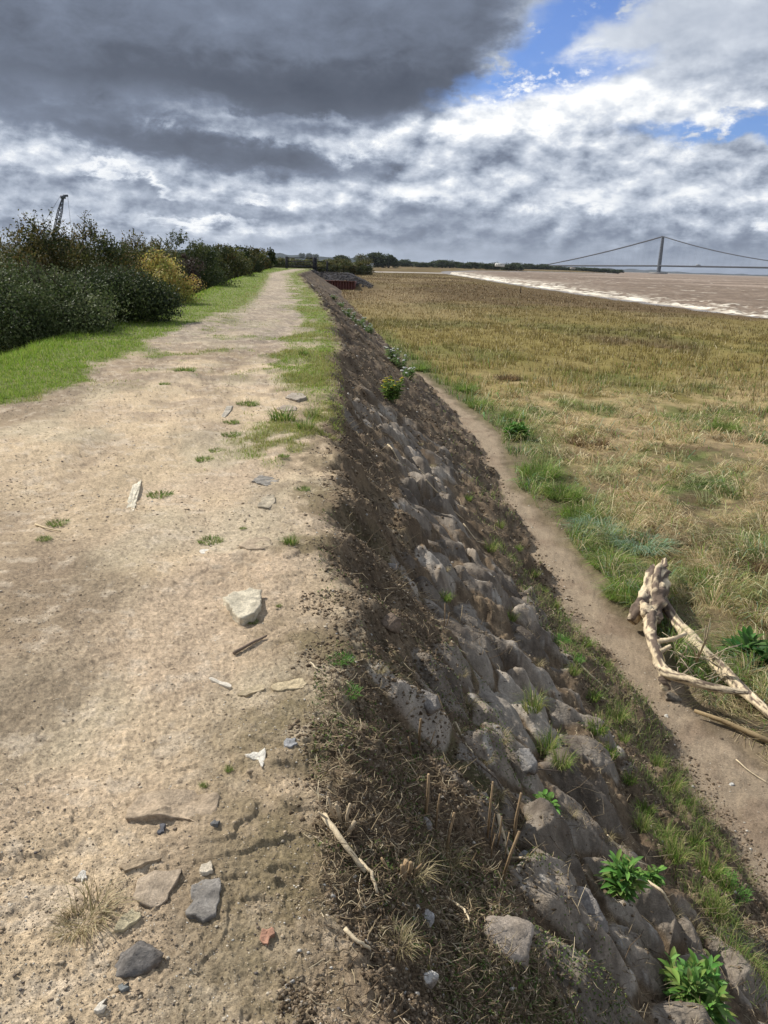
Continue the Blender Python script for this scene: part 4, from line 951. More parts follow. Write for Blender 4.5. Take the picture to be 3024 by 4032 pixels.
# ------------------------------------------------------------------ crane
def build_crane():
    top = at_depth(136, 427, 130); x0 = top.x - 3.4; base = Vector((x0, 130, gz(x0, 130)))
    root = empty('crane', base, label='lattice boom crane leaning right above the left hedge', cat='crane')
    foot = Vector((0, 0, 2.2)); tip = top - base; c = (.10, .11, .13); d = (tip - foot); L_ = d.length; d.normalize()
    s = d.cross(Vector((0, 1, 0))).normalized(); u = s.cross(d).normalized()
    def P(f, a, b):
        w = .56 * min(1, .35 + f * 4) * (1 if f < .80 else 1 - (f - .80) / .20 * .72); return foot + d * (L_ * f) + s * (a * w / 2) + u * (b * w / 2)
    mb = MB(); n = 16; cs = ((-1, -1), (1, -1), (1, 1), (-1, 1))
    for i in range(n):
        f0, f1 = i / n, (i + 1) / n
        for k in range(4):
            a, b = cs[k], cs[(k + 1) % 4]; mb.beam(P(f0, *a), P(f1, *a), .10, .10, c)
            mb.beam(P(f0, *a), P(f1, *b), .055, .055, c); mb.beam(P(f1, *a), P(f1, *b), .055, .055, c)
    mb.build('boom', M_paint, root)
    mb = MB(); e = tip; mb.box((e.x - .3, e.y - .25, e.z - .15), (e.x + .35, e.y + .25, e.z + .30), c); mb.box((e.x + .1, e.y - .12, e.z + .15), (e.x + .8, e.y + .12, e.z + .45), c); mb.build('boom_head', M_paint, root)
    mb = MB(); mb.tube([e + Vector((.75, 0, .3)), e + Vector((.95, 0, -L_ * .8))], .025, c, 4); mb.build('hoist_rope', M_paint, root)
    mb = MB(); mb.tube([e + Vector((-.4, 0, .2)), Vector((-3.2, 0, 4.5))], .03, c, 4); mb.tube([foot + d * (L_ * .72) + s * -1.0, Vector((-2.8, 0, 4.2))], .03, c, 4); mb.build('pendant_rope', M_paint, root)
    mb = MB(); mb.box((-3.6, -1.4, 1.1), (1.2, 1.4, 3.0), (.45, .30, .06)); mb.box((.2, -1.4, 3.0), (1.4, -.3, 3.9), (.1, .12, .13)); mb.build('cab', M_paint, root)
    for yy in (-1.7, 1.1):
        mb = MB(); mb.box((-2.6, yy, 0), (2.6, yy + .6, 1.0), (.05, .05, .05)); mb.build('track', M_rust, root)
build_crane()

# ------------------------------------------------------------------ gate, fence, piling, post, buildings
def build_gate():
    Y = 150; dk = (.035, .035, .04)
    a = at_depth(619, 579, Y); b = at_depth(678, 580, Y); c = at_depth(685, 580, Y + .5)
    g0 = min(gz(a.x, Y), gz(b.x, Y)); W_ = b.x - a.x
    root = empty('field_gate', (a.x, Y, a.z), label='dark barred field gate closing the path at its far end', cat='gate')
    for xx, h in ((0, 2.0), (W_, 2.0)):
        mb = MB(); mb.box((xx - .22, -.15, -.5), (xx + .22, .15, h), dk); mb.build('gate_post', M_wood, root)
    mb = MB()
    for z in (.28, .55, .82, 1.12, 1.75): mb.box((.24, -.04, z), (W_ - .24, .04, z + (.16 if z in (.28, 1.12, 1.75) else .05)), dk)
    for f in (.33, .62): mb.box((W_ * f - .04, -.05, .3), (W_ * f + .04, .05, 1.15), dk)
    mb.build('bars', M_paint, root)
    x1 = c.x - b.x
    r2 = empty('side_fence', (b.x + .35, Y + .3, b.z), label='short dark rail fence joined to the right of the gate', cat='fence')
    mb = MB(); mb.box((-.2, -.12, -.5), (.16, .12, 1.9), dk); mb.build('post', M_wood, r2)
    mb = MB(); mb.box((1.9, -.10, -.9), (2.2, .10, 1.35), dk); mb.build('post', M_wood, r2)
    mb = MB(); mb.box((.17, -.04, 1.2), (1.89, .04, 1.3), dk); mb.box((.17, -.04, .05), (1.89, .04, .13), dk); mb.box((2.21, -.05, .62), (3.6, .05, .72), dk); mb.build('rail', M_wood, r2)
build_gate()

def build_piling():
    y = 131.0; a = at_depth(692, 608, y); b = at_depth(765, 608, y); W_ = b.x - a.x; z0 = gz(b.x, y) - .3; top = at_depth(730, 608, y).z
    root = empty('sheet_pile_wall', (a.x, y, z0), label='rusty red sheet pile wall holding the rubble bank', cat='retaining wall')
    n = 12; w = W_ / n; mb = MB(); H_ = top - z0; xs_ = [0]; pts = []
    for i in range(n):
        x = i * w; pts += [(x, 0), (x + w * .3, 0), (x + w * .5, .28), (x + w * .8, .28), (x + w, 0)]
    V = [(p[0], p[1], 0) for p in pts] + [(p[0], p[1], H_) for p in pts] ; m_ = len(pts)
    mb.add(V, [(i, i + 1, m_ + i + 1, m_ + i) for i in range(m_ - 1) if (i + 1) % 5 or True], [], (.115, .040, .030))
    mb.box((W_ + .005, -.05, 0), (W_ + .12, 6.0, H_), (.115, .04, .03)); mb.build('piles', M_rust, root)
    mb = MB(); mb.box((-.1, -.09, H_ + .004), (W_ + .12, .34, H_ + .12), (.15, .06, .045)); mb.build('capping_beam', M_rust, root)
    # broken stone lying on the spur behind it
    rng = np.random.default_rng(77); n = 2000; x = rng.uniform(-13.5, -3.2, n); yy = rng.uniform(134, 152, n); k = x < -2 - .0 * yy
    x, yy = x[k], yy[k]; c = pick(rng, [(.035, .032, .033), (.06, .055, .052), (.025, .023, .024), (.08, .07, .06)], len(x))
    o = crumbs('rubble', np.stack([x, yy, terrain(x, yy)], -1), rng.uniform(.08, .24, len(x)), c, M_stone, 3, .8); tag(o, 'dark broken stone piled behind the sheet pile wall', 'rubble', kind='stuff')
    p = on_ground(1124, 633); mb = MB(); mb.tube([(0, 0, -.2), (0.02, 0, .55), (0, 0, 1.05)], [.10, .09, .085], (.09, .07, .05), 8, .05); o = mb.build('marker_post', M_wood); o.location = p; tag(o, 'thin dark post standing alone in the marsh near the water', 'post')
build_piling()

def building(u0, u1, vb, vt, D, label, col, roofc, name):
    a = at_depth(u0, vb, D); b = at_depth(u1, vb, D); h = (vb - vt) / FPX * D; w = b.x - a.x
    root = empty(name, (a.x, D, a.z - 1.5), label=label, cat='building' if name != 'caravan' else 'caravan')
    mb = MB(); mb.box((0, 0, 0), (w, w * .35, h * .7 + 1.5), col); mb.build('wall', M_paint, root)
    z = h * .7 + 1.5; mb = MB(); d = w * .35
    mb.add([(-.2, -.3, z + .01), (w + .2, -.3, z + .01), (w + .2, d + .3, z + .01), (-.2, d + .3, z + .01), (-.2, d / 2, z + h * .35), (w + .2, d / 2, z + h * .35)], [(0, 1, 5, 4), (2, 3, 4, 5), (0, 3, 2, 1)], [(1, 2, 5), (3, 0, 4)], roofc); mb.build('roof', M_paint, root)
    for i in range(5):
        mb = MB(); mb.box((w * (.1 + .18 * i), -.03, h * .3 + 1.5), (w * (.18 + .18 * i), .02, h * .5 + 1.5), (.05, .06, .07)); mb.build('window', M_paint, root)
building(1070, 1090, 573.5, 569, 1150, 'long low white building at the waterside below the headland trees', (.75, .74, .68), (.6, .6, .56), 'waterside_building')
building(786, 806, 573.5, 569.5, 800, 'white caravan parked in front of the big marsh trees', (.75, .76, .78), (.62, .64, .66), 'caravan')
building(1232, 1243, 580, 577, 1610, 'small pale house among the headland trees', (.5, .46, .4), (.2, .16, .14), 'house')

# ------------------------------------------------------------------ stones
def poly_stone(name, pix, thick, col, label, cat='stone', tilt=0.0, lift=.0, seed=1, group=None, rough=.006, emb=.5, colvar=.12):
    thick *= .75; emb = min(.6, emb + .12)
    """a flat broken stone whose outline lies on the ground"""
    P = [on_ground(u, v) for u, v in pix]; c = sum(P, Vector()) / len(P); rng = np.random.default_rng(seed)
    out = []
    for i in range(len(P)):
        a, b = P[i], P[(i + 1) % len(P)]; k = max(2, int((b - a).length / .018))
        for j in range(k):
            p = a.lerp(b, j / k); p = p + (p - c).normalized() * rng.normal(0, .0045); out.append(p)
    n = len(out); V = []; col = np.array(col); CC = []
    zt = max(p.z for p in P); zc = c.z
    rings = [(.98, -thick * emb - .02), (.97, thick * (1 - emb) * .1), (1.01, thick * (1 - emb) * .78), (.97, thick * (1 - emb)), (.90, thick * (1 - emb)), (.78, thick * (1 - emb)), (.64, thick * (1 - emb)), (.5, thick * (1 - emb)), (.34, thick * (1 - emb)), (.18, thick * (1 - emb))]
    for f, h in rings:
        for p in out:
            q = c + (p - c) * f; V.append((q.x - c.x, q.y - c.y, h + lift + (q.x - c.x) * -tilt + rough * 1.2 * float(fbm(np.array([q.x * 22]), np.array([q.y * 22 + h * 40]), 3, seed)[0])))
            CC.append(col * (1 + .05 * rng.normal() + 2.2 * colvar * float(fbm(np.array([q.x * 28 + seed]), np.array([q.y * 28]), 3, seed)[0])))
    V.append((0, 0, thick * (1 - emb) + lift)); CC.append(col); k = len(rings)
    Q = [(i * n + j, i * n + (j + 1) % n, (i + 1) * n + (j + 1) % n, (i + 1) * n + j) for i in range(k - 1) for j in range(n)]
    T = [((k - 1) * n + j, (k - 1) * n + (j + 1) % n, k * n) for j in range(n)]
    flip = (P[1] - P[0]).cross(P[2] - P[1]).z < 0
    if flip: Q = [q[::-1] for q in Q]; T = [q[::-1] for q in T]
    o = mesh_np(name, V, Q, T, np.array(CC), M_stone); o.location = c; o['label'] = label; o['category'] = cat
    if group: o['group'] = group
    return o

PALE = (.52, .46, .36); BUFF = (.43, .34, .24); GREYS = (.235, .215, .19)
poly_stone('stone_slab', [(485, 1308), (505, 1292), (548, 1286), (566, 1290), (562, 1322), (549, 1340), (520, 1350), (502, 1335)], .055, (.55, .49, .37), 'pale limestone slab tilted on the path above the two buff bars', 'slab', lift=.02, tilt=-.0, seed=3, emb=.3)
poly_stone('stone_slab', [(270, 1786), (292, 1742), (330, 1728), (420, 1722), (478, 1738), (468, 1775), (438, 1796), (400, 1784), (356, 1782), (320, 1780)], .040, (.43, .335, .235), 'large buried slab with a dark undercut front edge', 'slab', seed=4, emb=.46, rough=.012)
poly_stone('stone_slab', [(283, 1956), (300, 1916), (335, 1894), (390, 1890), (378, 1931), (340, 1977), (312, 1974)], .020, (.40, .32, .235), 'flat tan stone with pointed top right corner', 'slab', seed=5, emb=.3)
poly_stone('stone_slab', [(405, 1992), (418, 1930), (440, 1916), (474, 1918), (482, 1936), (466, 1988), (440, 2000)], .028, GREYS, 'dark grey squarish stone beside the flat tan one', 'slab', seed=6, emb=.3, rough=.006)
poly_stone('stone', [(247, 2028), (266, 1996), (288, 1978), (304, 1986), (298, 2006), (268, 2026)], .018, (.50, .43, .28), 'small pale yellow stone between the tan slab and grey rock', 'stone', seed=7, emb=.3)
# (the rough rock is a lump, below)
poly_stone('stone_bar', [(584, 1488), (590, 1480), (655, 1470), (662, 1474), (658, 1484), (600, 1496)], .022, (.48, .39, .25), 'longer buff stone bar nearer the crest edge', 'stone', seed=9, emb=.3)
poly_stone('stone_bar', [(510, 1498), (555, 1480), (572, 1480), (572, 1490), (530, 1502)], .014, (.43, .35, .23), 'shorter buff stone bar left of the longer one', 'stone', seed=10, emb=.3)
poly_stone('stone', [(516, 1188), (540, 1172), (580, 1170), (590, 1184), (572, 1196), (545, 1196)], .04, BUFF, 'buff embedded stone with a dark right side below the green tuft', 'stone', seed=11, emb=.4)
poly_stone('stone', [(556, 1098), (566, 1080), (592, 1074), (596, 1088), (580, 1102)], .04, (.40, .34, .25), 'buff stone near the edge above the tuft row', 'stone', seed=12, emb=.4)
poly_stone('stone', [(545, 1042), (558, 1030), (590, 1032), (600, 1042), (575, 1050)], .02, (.26, .24, .21), 'flat grey stone flush with the path near the edge', 'stone', seed=13, emb=.6)
poly_stone('stone', [(616, 860), (630, 850), (655, 852), (662, 860), (640, 866)], .05, (.36, .31, .25), 'stone slab at the far end of the bare ground by the crest', 'stone', seed=14, emb=.4)
poly_stone('stone', [(596, 884), (612, 877), (640, 880), (640, 888), (615, 890)], .04, (.34, .28, .22), 'brown stone beside the sparse grass near the crest', 'stone', seed=15, emb=.4)
poly_stone('stone', [(478, 900), (490, 878), (503, 876), (497, 890), (486, 902)], .03, (.42, .38, .31), 'narrow pale stone in the sparse grass', 'stone', seed=16, emb=.5)
poly_stone('pale_strip', [(268, 1140), (266, 1112), (276, 1080), (286, 1050), (306, 1036), (298, 1070), (290, 1100), (282, 1128)], .012, (.66, .60, .47), 'long narrow whitish streak of stone on the left of the path', 'stone', seed=17, emb=.5)
poly_stone('chalk_lump', [(528, 1648), (548, 1642), (570, 1640), (575, 1655), (566, 1675), (558, 1660)], .018, (.62, .58, .50), 'broken white chalk patch above the buried slab', 'stone', seed=18, emb=.4)
poly_stone('stone', [(612, 1632), (620, 1618), (638, 1616), (642, 1630), (628, 1638)], .025, (.34, .34, .34), 'blue grey pebble at the crest edge beside the white chalk', 'stone', seed=19, emb=.3)
poly_stone('chalk_lump', [(430, 1190), (440, 1186), (456, 1188), (452, 1195), (438, 1196)], .012, (.66, .62, .54), 'white flake of stone below the left hand tuft', 'stone', seed=20, emb=.4)
poly_stone('chalk_lump', [(432, 1902), (448, 1880), (460, 1888), (464, 1902), (446, 1906)], .03, (.60, .52, .40), 'cream stone resting above the dark grey squarish stone', 'stone', seed=21, emb=.3)
poly_stone('chalk_lump', [(198, 2198), (212, 2172), (228, 2170), (228, 2184), (212, 2200)], .018, (.62, .57, .48), 'white stone at the bottom left corner of the path', 'stone', seed=22, emb=.4)
poly_stone('stone', [(258, 2140), (266, 2132), (278, 2136), (278, 2146), (264, 2150)], 0.014, (.22, .23, .225), 'small grey pebble below the rough grey rock', 'stone', seed=23, emb=.3)
poly_stone('chalk_lump', [(170, 1906), (176, 1892), (188, 1896), (188, 1908), (178, 1914)], .014, (.66, .62, .55), 'small white chip left of the flat tan stone', 'stone', seed=24, emb=.3)
poly_stone('brick_fragment', [(562, 2031), (566, 2011), (586, 2007), (590, 2023), (578, 2037)], .012, (.45, .25, .17), 'orange brick fragment pressed into the path', 'brick', seed=25, emb=.5)
poly_stone('stone', [(338, 1806), (346, 1794), (356, 1798), (356, 1810), (346, 1812)], .022, (.12, .12, .13), 'small dark stone in front of the buried slab', 'stone', seed=26, emb=.2)
poly_stone('stone', [(459, 1804), (466, 1794), (474, 1798), (472, 1808)], .02, (.15, .15, .15), 'tiny dark stone at the right end of the buried slab', 'stone', seed=27, emb=.2)
poly_stone('stone', [(253, 1890), (310, 1868), (355, 1870), (320, 1882), (272, 1900)], .022, (.40, .31, .21), 'thin curved ledge of buried stone above the flat tan stone', 'stone', seed=28, emb=.3)
poly_stone('timber_offcut', [(450, 1462), (456, 1458), (500, 1474), (498, 1480), (470, 1472)], .014, (.66, .60, .50), 'whitish splinter of wood left of the buff bars', 'wood', seed=29, emb=.2)

def lump_rock(u, v, size, col, label, seed, sq=(1, 1, .8), name='rock'):
    p = on_ground(u, v); rng = np.random.default_rng(seed); n, m_ = 44, 28
    ph, th = np.meshgrid(np.linspace(0, math.pi, m_ + 1), np.arange(n) * 2 * math.pi / n, indexing='ij')
    d = np.stack([np.sin(ph) * np.cos(th), np.sin(ph) * np.sin(th), np.cos(ph)], -1).reshape(-1, 3)
    pl = rng.normal(0, 1, (13, 3)); pl /= np.linalg.norm(pl, axis=1)[:, None]; off_ = rng.uniform(.62, .95, 13)
    rad = np.min(np.where(d @ pl.T > .05, off_ / np.maximum(d @ pl.T, .05), 9), axis=1); rad = np.minimum(rad, 1.12)   # broken facets
    rad = rad * (1 + .10 * fbm(d[:, 0] * 2.4 + seed, d[:, 1] * 2.4 + d[:, 2] * 3.1, 4, seed, .6) + .05 * fbm(d[:, 0] * 9 + seed, d[:, 1] * 9 + d[:, 2] * 11, 3, seed + 1, .6))
    V = d * rad[:, None] * size * np.array(sq)
    k = fbm(d[:, 0] * 3 + 5, d[:, 1] * 3 + d[:, 2] * 4, 4, seed + 2); CC = np.array(col)[None] * (1 + .35 * k)[:, None]
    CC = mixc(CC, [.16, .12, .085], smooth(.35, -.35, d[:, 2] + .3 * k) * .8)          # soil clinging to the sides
    Q = [(i * n + j, (i + 1) * n + j, (i + 1) * n + (j + 1) % n, i * n + (j + 1) % n) for i in range(m_) for j in range(n)]
    o = mesh_np(name, V, Q, None, np.array(CC), M_stone, smooth_=True); o.location = p + Vector((0, 0, -size * .25)); o.rotation_euler = (0, .45, rng.uniform(0, 6)); tag(o, label, 'rock', 'rocks showing through the bank slope')
GR = (.25, .225, .20)
lump_rock(284, 2080, .062, (.175, .16, .145), 'rough grey lump of rock casting a shadow near the bottom left', 8, (1.25, .8, .62), 'rough_rock')
for i, (u, v, s, c, lab) in enumerate([
        (1130, 1665, .085, (.28, .26, .235), 'rounded grey rock standing proud halfway down the slope above the cut stalks'),
        (1210, 1890, .075, (.31, .28, .245), 'pale pitted rock right of the cut stalks, left of the leafy plant'),
        (1135, 1845, .035, (.30, .29, .27), 'small pale grey rock at the foot of the tallest cut stalk'),
        (1100, 2070, .10, (.32, .27, .22), 'big pinkish grey rock at the bottom edge right of the crumbly earth'),
        (1258, 1985, .10, GR, 'smooth rounded boulder below the pitted rock'),
        (910, 1520, .05, GR, 'upright grey stone half buried in brown earth, upper slope'),
        (930, 1560, .055, GR, 'flat grey stone just below the upright one'),
        (918, 1790, .035, GR, 'small rounded stone at the left foot of the cut stalks'),
        (845, 1222, .05, GR, 'flat grey stone set in the brown upper slope, farther one'),
        (842, 1340, .06, (.20, .15, .11), 'reddish brown stone in the brown upper slope above the mossy patch'),
        (1195, 1395, .05, (.10, .10, .10), 'dark stone beside the green feathery weed on the lower slope'),
        (920, 1985, .028, (.42, .40, .38), 'pale stone among the dry twigs near the bottom centre'),
        (925, 2105, .026, (.60, .57, .52), 'white stone lowest on the brown earth, near the bottom edge'),
        (1035, 1735, .06, GR, 'grey rock behind the cut stalks')]):
    lump_rock(u, v, s, c, lab, 100 + i)
for i, (u, v, s, c, lab) in enumerate([(1458, 1500, .14, (.22, .19, .15), 'angular stone under the broken fork of the driftwood'), (1340, 1712, .03, (.6, .57, .5), 'white stone on the dark earth below the driftwood'), (1580, 1692, .03, (.6, .58, .53), 'white stone by the right edge beside the foot track')]):
    lump_rock(u if u != 1340 else 1440, v if u != 1340 else 1545, s, c, lab, 140 + i, (1.2, .7, .6))

# ------------------------------------------------------------------ driftwood
def build_driftwood():
    c0 = on_plane(1420, 1400, -2.4); root = empty('driftwood', (c0.x, c0.y, ZM), label='bleached forked driftwood branch lying beside the foot track', cat='driftwood')
    org = Vector((c0.x, c0.y, ZM))
    def pp(u, v, h): return on_plane(u, v, ZM + h) - org
    pale = np.array([.60, .49, .33]); bark = np.array([.135, .100, .075])
    def pc(amount, seed):
        def f(p, th, ln_):
            a_ = np.array([math.cos(th) * 2.2 + seed, ]); b_ = np.array([math.sin(th) * 2.2 + ln_ * .55])
            n = float(fbm(a_, b_, 4, seed)[0]); t_ = min(max((n + amount + .25 * math.cos(th + 2.0)) * 5, 0), 1)
            g_ = float(fbm(np.array([th * 7.]), np.array([ln_ * .8]), 3, seed + 3)[0]); return (pale * (1 - t_) + bark * t_) * (1 + .32 * g_)
        return f
    def dense(pts, rad, k=14):
        P = []; R = []
        for i in range(len(pts) - 1):
            p0, p1, p2, p3 = pts[max(i - 1, 0)], pts[i], pts[i + 1], pts[min(i + 2, len(pts) - 1)]
            for j in range(k):
                t = j / k; P.append(.5 * ((2 * p1) + (p2 - p0) * t + (2 * p0 - 5 * p1 + 4 * p2 - p3) * t * t + (3 * p1 - p0 - 3 * p2 + p3) * t ** 3)); R.append(rad[i] * (1 - t) + rad[i + 1] * t)
        P.append(pts[-1]); R.append(rad[-1]); return P, R
    def limb(nm, pts, rad, am, seed, rough=.22, n=12):
        P, R = dense([pp(*q) for q in pts], [x * 1.02 for x in rad]); mb = MB(); mb.tube(P, R, pc(am, seed), n, rough, seed); return mb.build(nm, M_wood, root, smooth_=True)
    limb('trunk', [(1436, 1207, .34), (1432, 1224, .32), (1424, 1240, .30), (1416, 1270, .28), (1411, 1296, .24), (1407, 1318, .22), (1405, 1340, .20)], [.02, .05, .12, .14, .145, .14, .10], .18, 2, .35, 32)
    limb('trunk_ridge', [(1410, 1226, .36), (1405, 1246, .34), (1398, 1275, .30), (1390, 1300, .27), (1378, 1320, .2), (1366, 1342, .12)], [.04, .07, .075, .08, .09, .055], .0, 3, .3, 20)
    limb('branch', [(1406, 1330, .22), (1404, 1352, .22), (1407, 1378, .22), (1416, 1406, .22), (1427, 1436, .22), (1440, 1454, .24), (1476, 1466, .26), (1515, 1478, .28), (1564, 1489, .30), (1616, 1496, .30)], [.085, .07, .062, .06, .058, .056, .050, .043, .036, .02], .06, 4, .18, 20)
    limb('branch', [(1430, 1298, .20), (1461, 1344, .16), (1492, 1377, .14), (1523, 1412, .12), (1564, 1450, .11), (1601, 1489, .10), (1632, 1516, .09), (1665, 1545, .08), (1700, 1575, .08)], [.075, .065, .068, .072, .068, .06, .05, .042, .04], -.22, 5, .16, 20)
    limb('stub', [(1436, 1452, .22), (1436, 1472, .16), (1438, 1490, .08)], [.065, .05, .045], .25, 6, .3)
    limb('stub', [(1421, 1386, .26), (1450, 1381, .30), (1481, 1369, .34)], [.03, .026, .02], -.5, 7, .15, 8)
    limb('stub', [(1427, 1407, .26), (1440, 1400, .30), (1450, 1395, .33)], [.028, .024, .02], -.5, 8, .15, 8)
    rng = random.Random(3)
    mb = MB()
    for i in range(46):
        u, v = rng.uniform(1455, 1560), rng.uniform(1395, 1475)
        if v < 1395 + (u - 1455) * .1: continue
        p = pp(u, v, rng.uniform(.02, .2)); q = p + Vector((rng.uniform(-.35, .35), rng.uniform(-.25, .25), rng.uniform(-.08, .18))); m_ = (p + q) / 2 + Vector((rng.uniform(-.06, .06), rng.uniform(-.06, .06), .05))
        mb.tube([p, m_, q], [.006, .005, .003], (.42, .34, .24), 4)
    base = pp(1505, 1430, .15)
    for e in ((1525, 1352, .75), (1535, 1335, .85), (1480, 1385, .4), (1500, 1395, .5)):
        q = pp(*e); mb.tube([base, base.lerp(q, .5) + Vector((.03, 0, .03)), q], [.012, .009, .005], (.46, .38, .26), 5)
    mb.build('twigs', M_wood, root)['kind'] = 'stuff'
    mb = MB()
    P = [on_plane(u, v, ZM + .05) for u, v in ((1500, 1535), (1560, 1556), (1620, 1583), (1700, 1618))]; o0 = P[0].copy()
    mb.tube([p - o0 for p in P], [.018, .024, .026, .028], (.27, .20, .11), 8, .15); o = mb.build('fallen_branch', M_wood, smooth_=True); o.location = o0; tag(o, 'dull brown branch lying below the driftwood at the right edge', 'branch')
build_driftwood()

# ------------------------------------------------------------------ weeds, tufts, stalks, sticks
def tuft_mesh(n, ln, rad, cols, seed, lean=(.15, .9), wd=.004):
    rng = np.random.default_rng(seed); a = rng.uniform(0, 6.28, n); q = rad * np.sqrt(rng.random(n)); P = np.stack([q * np.cos(a), q * np.sin(a), np.full(n, -.004)], -1)
    return blades('grass_tuft', P, a + rng.normal(0, .6, n), ln * rng.uniform(.5, 1.2, n), wd * rng.uniform(.7, 1.3, n), rng.uniform(*lean, n), pick(rng, cols, n) * rng.uniform(.8, 1.2, (n, 1)), M_grass, seed=seed, link=False)
GCOL = [(.13, .23, .035), (.18, .28, .05), (.10, .17, .03), (.30, .30, .10)]
DRY = [(.40, .33, .18), (.28, .22, .12), (.50, .43, .26), (.20, .18, .08)]
T_low = tuft_mesh(240, .048, .075, GCOL, 1, (.3, 1.2), .0035); T_mid = tuft_mesh(130, .09, .05, GCOL, 2, (.1, .9)); T_tall = tuft_mesh(150, .20, .07, GCOL + [(.38, .36, .15)], 3, (.15, 1.0), .0045)
T_dry = tuft_mesh(110, .13, .05, DRY, 4, (.3, 1.4), .0028); T_fern = tuft_mesh(260, .05, .09, [(.10, .24, .04), (.14, .30, .06)], 5, (.1, 1.2), .004)
def put(src, u, v, s, name, label, cat='grass tuft', group=None, rz=None, flat=1.0):
    p = on_ground(u, v); o = src.copy(); o.name = name; C.objects.link(o); o.location = p; o.scale = (s, s, s * flat); o.rotation_euler = (0, 0, u * .37 if rz is None else rz); return tag(o, label, cat, group)
GT = 'green tufts growing on the bare path'
for u, v, s, k, lab in [
        (345, 1065, 1.9, 0, 'wide green tuft touching the white stone streak'), (455, 1166, 1.1, 0, 'neat green tuft above the white flake, middle of the path'),
        (628, 1182, 1.0, 1, 'spiky green tuft at the crest right of the buff embedded stone'), (653, 1058, .9, 0, 'bushy dark green tuft at the crest edge, nearer of the pair'),
        (613, 992, .8, 0, 'bushy dark green tuft near the crest, farther of the pair'), (440, 990, 1.6, 0, 'straggling green patch left of the farther crest tuft'),
        (470, 972, 1.2, 0, 'thin green patch just behind the straggling one'), (525, 1139, .35, 0, 'very small tuft between the two embedded buff stones'),
        (125, 1130, 1.4, 0, 'mossy tuft crossed by a straw at the left'), (95, 1166, .7, 0, 'little green tuft below the straw at the left'),
        (602, 1312, .28, 1, 'tiny green sprout right of the pale limestone slab'), (545, 1340, .45, 0, 'green growth under the right edge of the pale slab'),
        (495, 1672, .30, 1, 'tiny feathery sprout above the buried slab'), (440, 1708, .28, 1, 'flat rosette weed just above the buried slab'),
        (735, 1420, .75, 4, 'feathery green weed on the crest edge, farther of the bright two'), (742, 1488, .85, 4, 'feathery green weed on the crest edge, nearer and brighter'),
        (400, 805, 3.2, 0, 'broad low green patch in the middle of the path far off'), (355, 832, 1.6, 0, 'dark green patch left of the broad low one'),
        (535, 872, 2.8, 0, 'bright green patch on the path before the crest stones'), (500, 912, 1.8, 0, 'thin green patch before the narrow pale stone'),
        (500, 940, 2.0, 0, 'low green patch in the sparse grass, nearest one'), (610, 908, 3.0, 1, 'grassy clump before the crest in the sparse grass'),
        (660, 935, 1.3, 2, 'fringe of long grass hanging over the crest edge'), (675, 900, 1.3, 2, 'second fringe of long grass behind the first on the crest'),
        (5, 860, 2.0, 0, 'green patch cut off by the left edge below the verge'), (655, 770, 2.0, 1, 'end clump of the right hand grass strip')]:
    put((T_low, T_mid, T_tall, T_dry, T_fern)[k], u, v, s * (.62 if s >= 1.4 and k == 0 else .85), 'grass_tuft' if k != 4 else 'feathery_weed', lab, 'grass tuft' if k != 4 else 'weed', GT, flat=.8)
put(T_dry, 190, 1990, 1.0, 'dry_grass_tuft', 'flattened dry straw tuft at the lower left of the path', rz=3.4, flat=.6); put(T_dry, 165, 2005, .7, 'dry_grass_tuft', 'smaller wisp of dry straw just left of the flattened tuft', rz=2.2, flat=.5)
rng_ = random.Random(11)
for i, (u, v) in enumerate(sorted([(1010, 1085), (1080, 1140), (1120, 1195), (1155, 1245), (1175, 1285), (1200, 1310), (1265, 1400), (1310, 1440), (1280, 1510), (1330, 1560), (1290, 1590), (1310, 1640), (1395, 1745), (1420, 1660), (1450, 1700), (1360, 1690), (1480, 1735), (1440, 1810), (1500, 1830), (1530, 1880), (1460, 1860), (1560, 1915), (1240, 1455), (1210, 1680), (1150, 1530), (960, 1300), (1180, 1610), (1345, 1600), (1385, 1790), (1540, 1980), (1060, 1190), (1105, 1330)], key=lambda q: -q[1])):
    k = i % 3; put(T_tall if k != 1 else T_mid, u, v, rng_.uniform(.55, .95) * (1 if k != 1 else 1.5), 'grass_tuft', ORD[i] + ' from the bottom of the green tufts on the lower slope', 'grass tuft', 'grass tufts on the lower slope')
for i, (u, v) in enumerate([(1210, 1380), (1240, 1420), (1590, 1930), (1560, 1890), (1215, 1375)][:4]):
    put(T_fern, u, v, 1.1 if i < 2 else .95, 'feathery_weed', ['feathery green weed beside the dark stone, lower slope', 'second feathery weed just below the dark stone', 'bright feathery weed near the right edge above the foot track', 'feathery weed just above the bright one by the right edge'][i], 'weed', rz=i)
for i, (u, v) in enumerate(sorted([(935, 1010), (1000, 1440), (1080, 1600), (1260, 1640), (1130, 1780), (1010, 1500), (985, 1560), (1170, 1470), (1310, 1820), (1230, 1760), (820, 1460), (1050, 1640), (1000, 1960), (890, 1900), (1500, 2010), (1340, 1845), (1075, 1730), (960, 1240), (910, 960), (1160, 1440), (1385, 1900), (1450, 1975), (970, 1860), (860, 2040)], key=lambda q: -q[1])):
    put(T_dry, u, v, rng_.uniform(.45, .8), 'dry_grass_tuft', ORD[i] + ' from the bottom of the dry straw tufts on the slope', 'grass tuft', 'dry tufts on the slope', flat=.8)

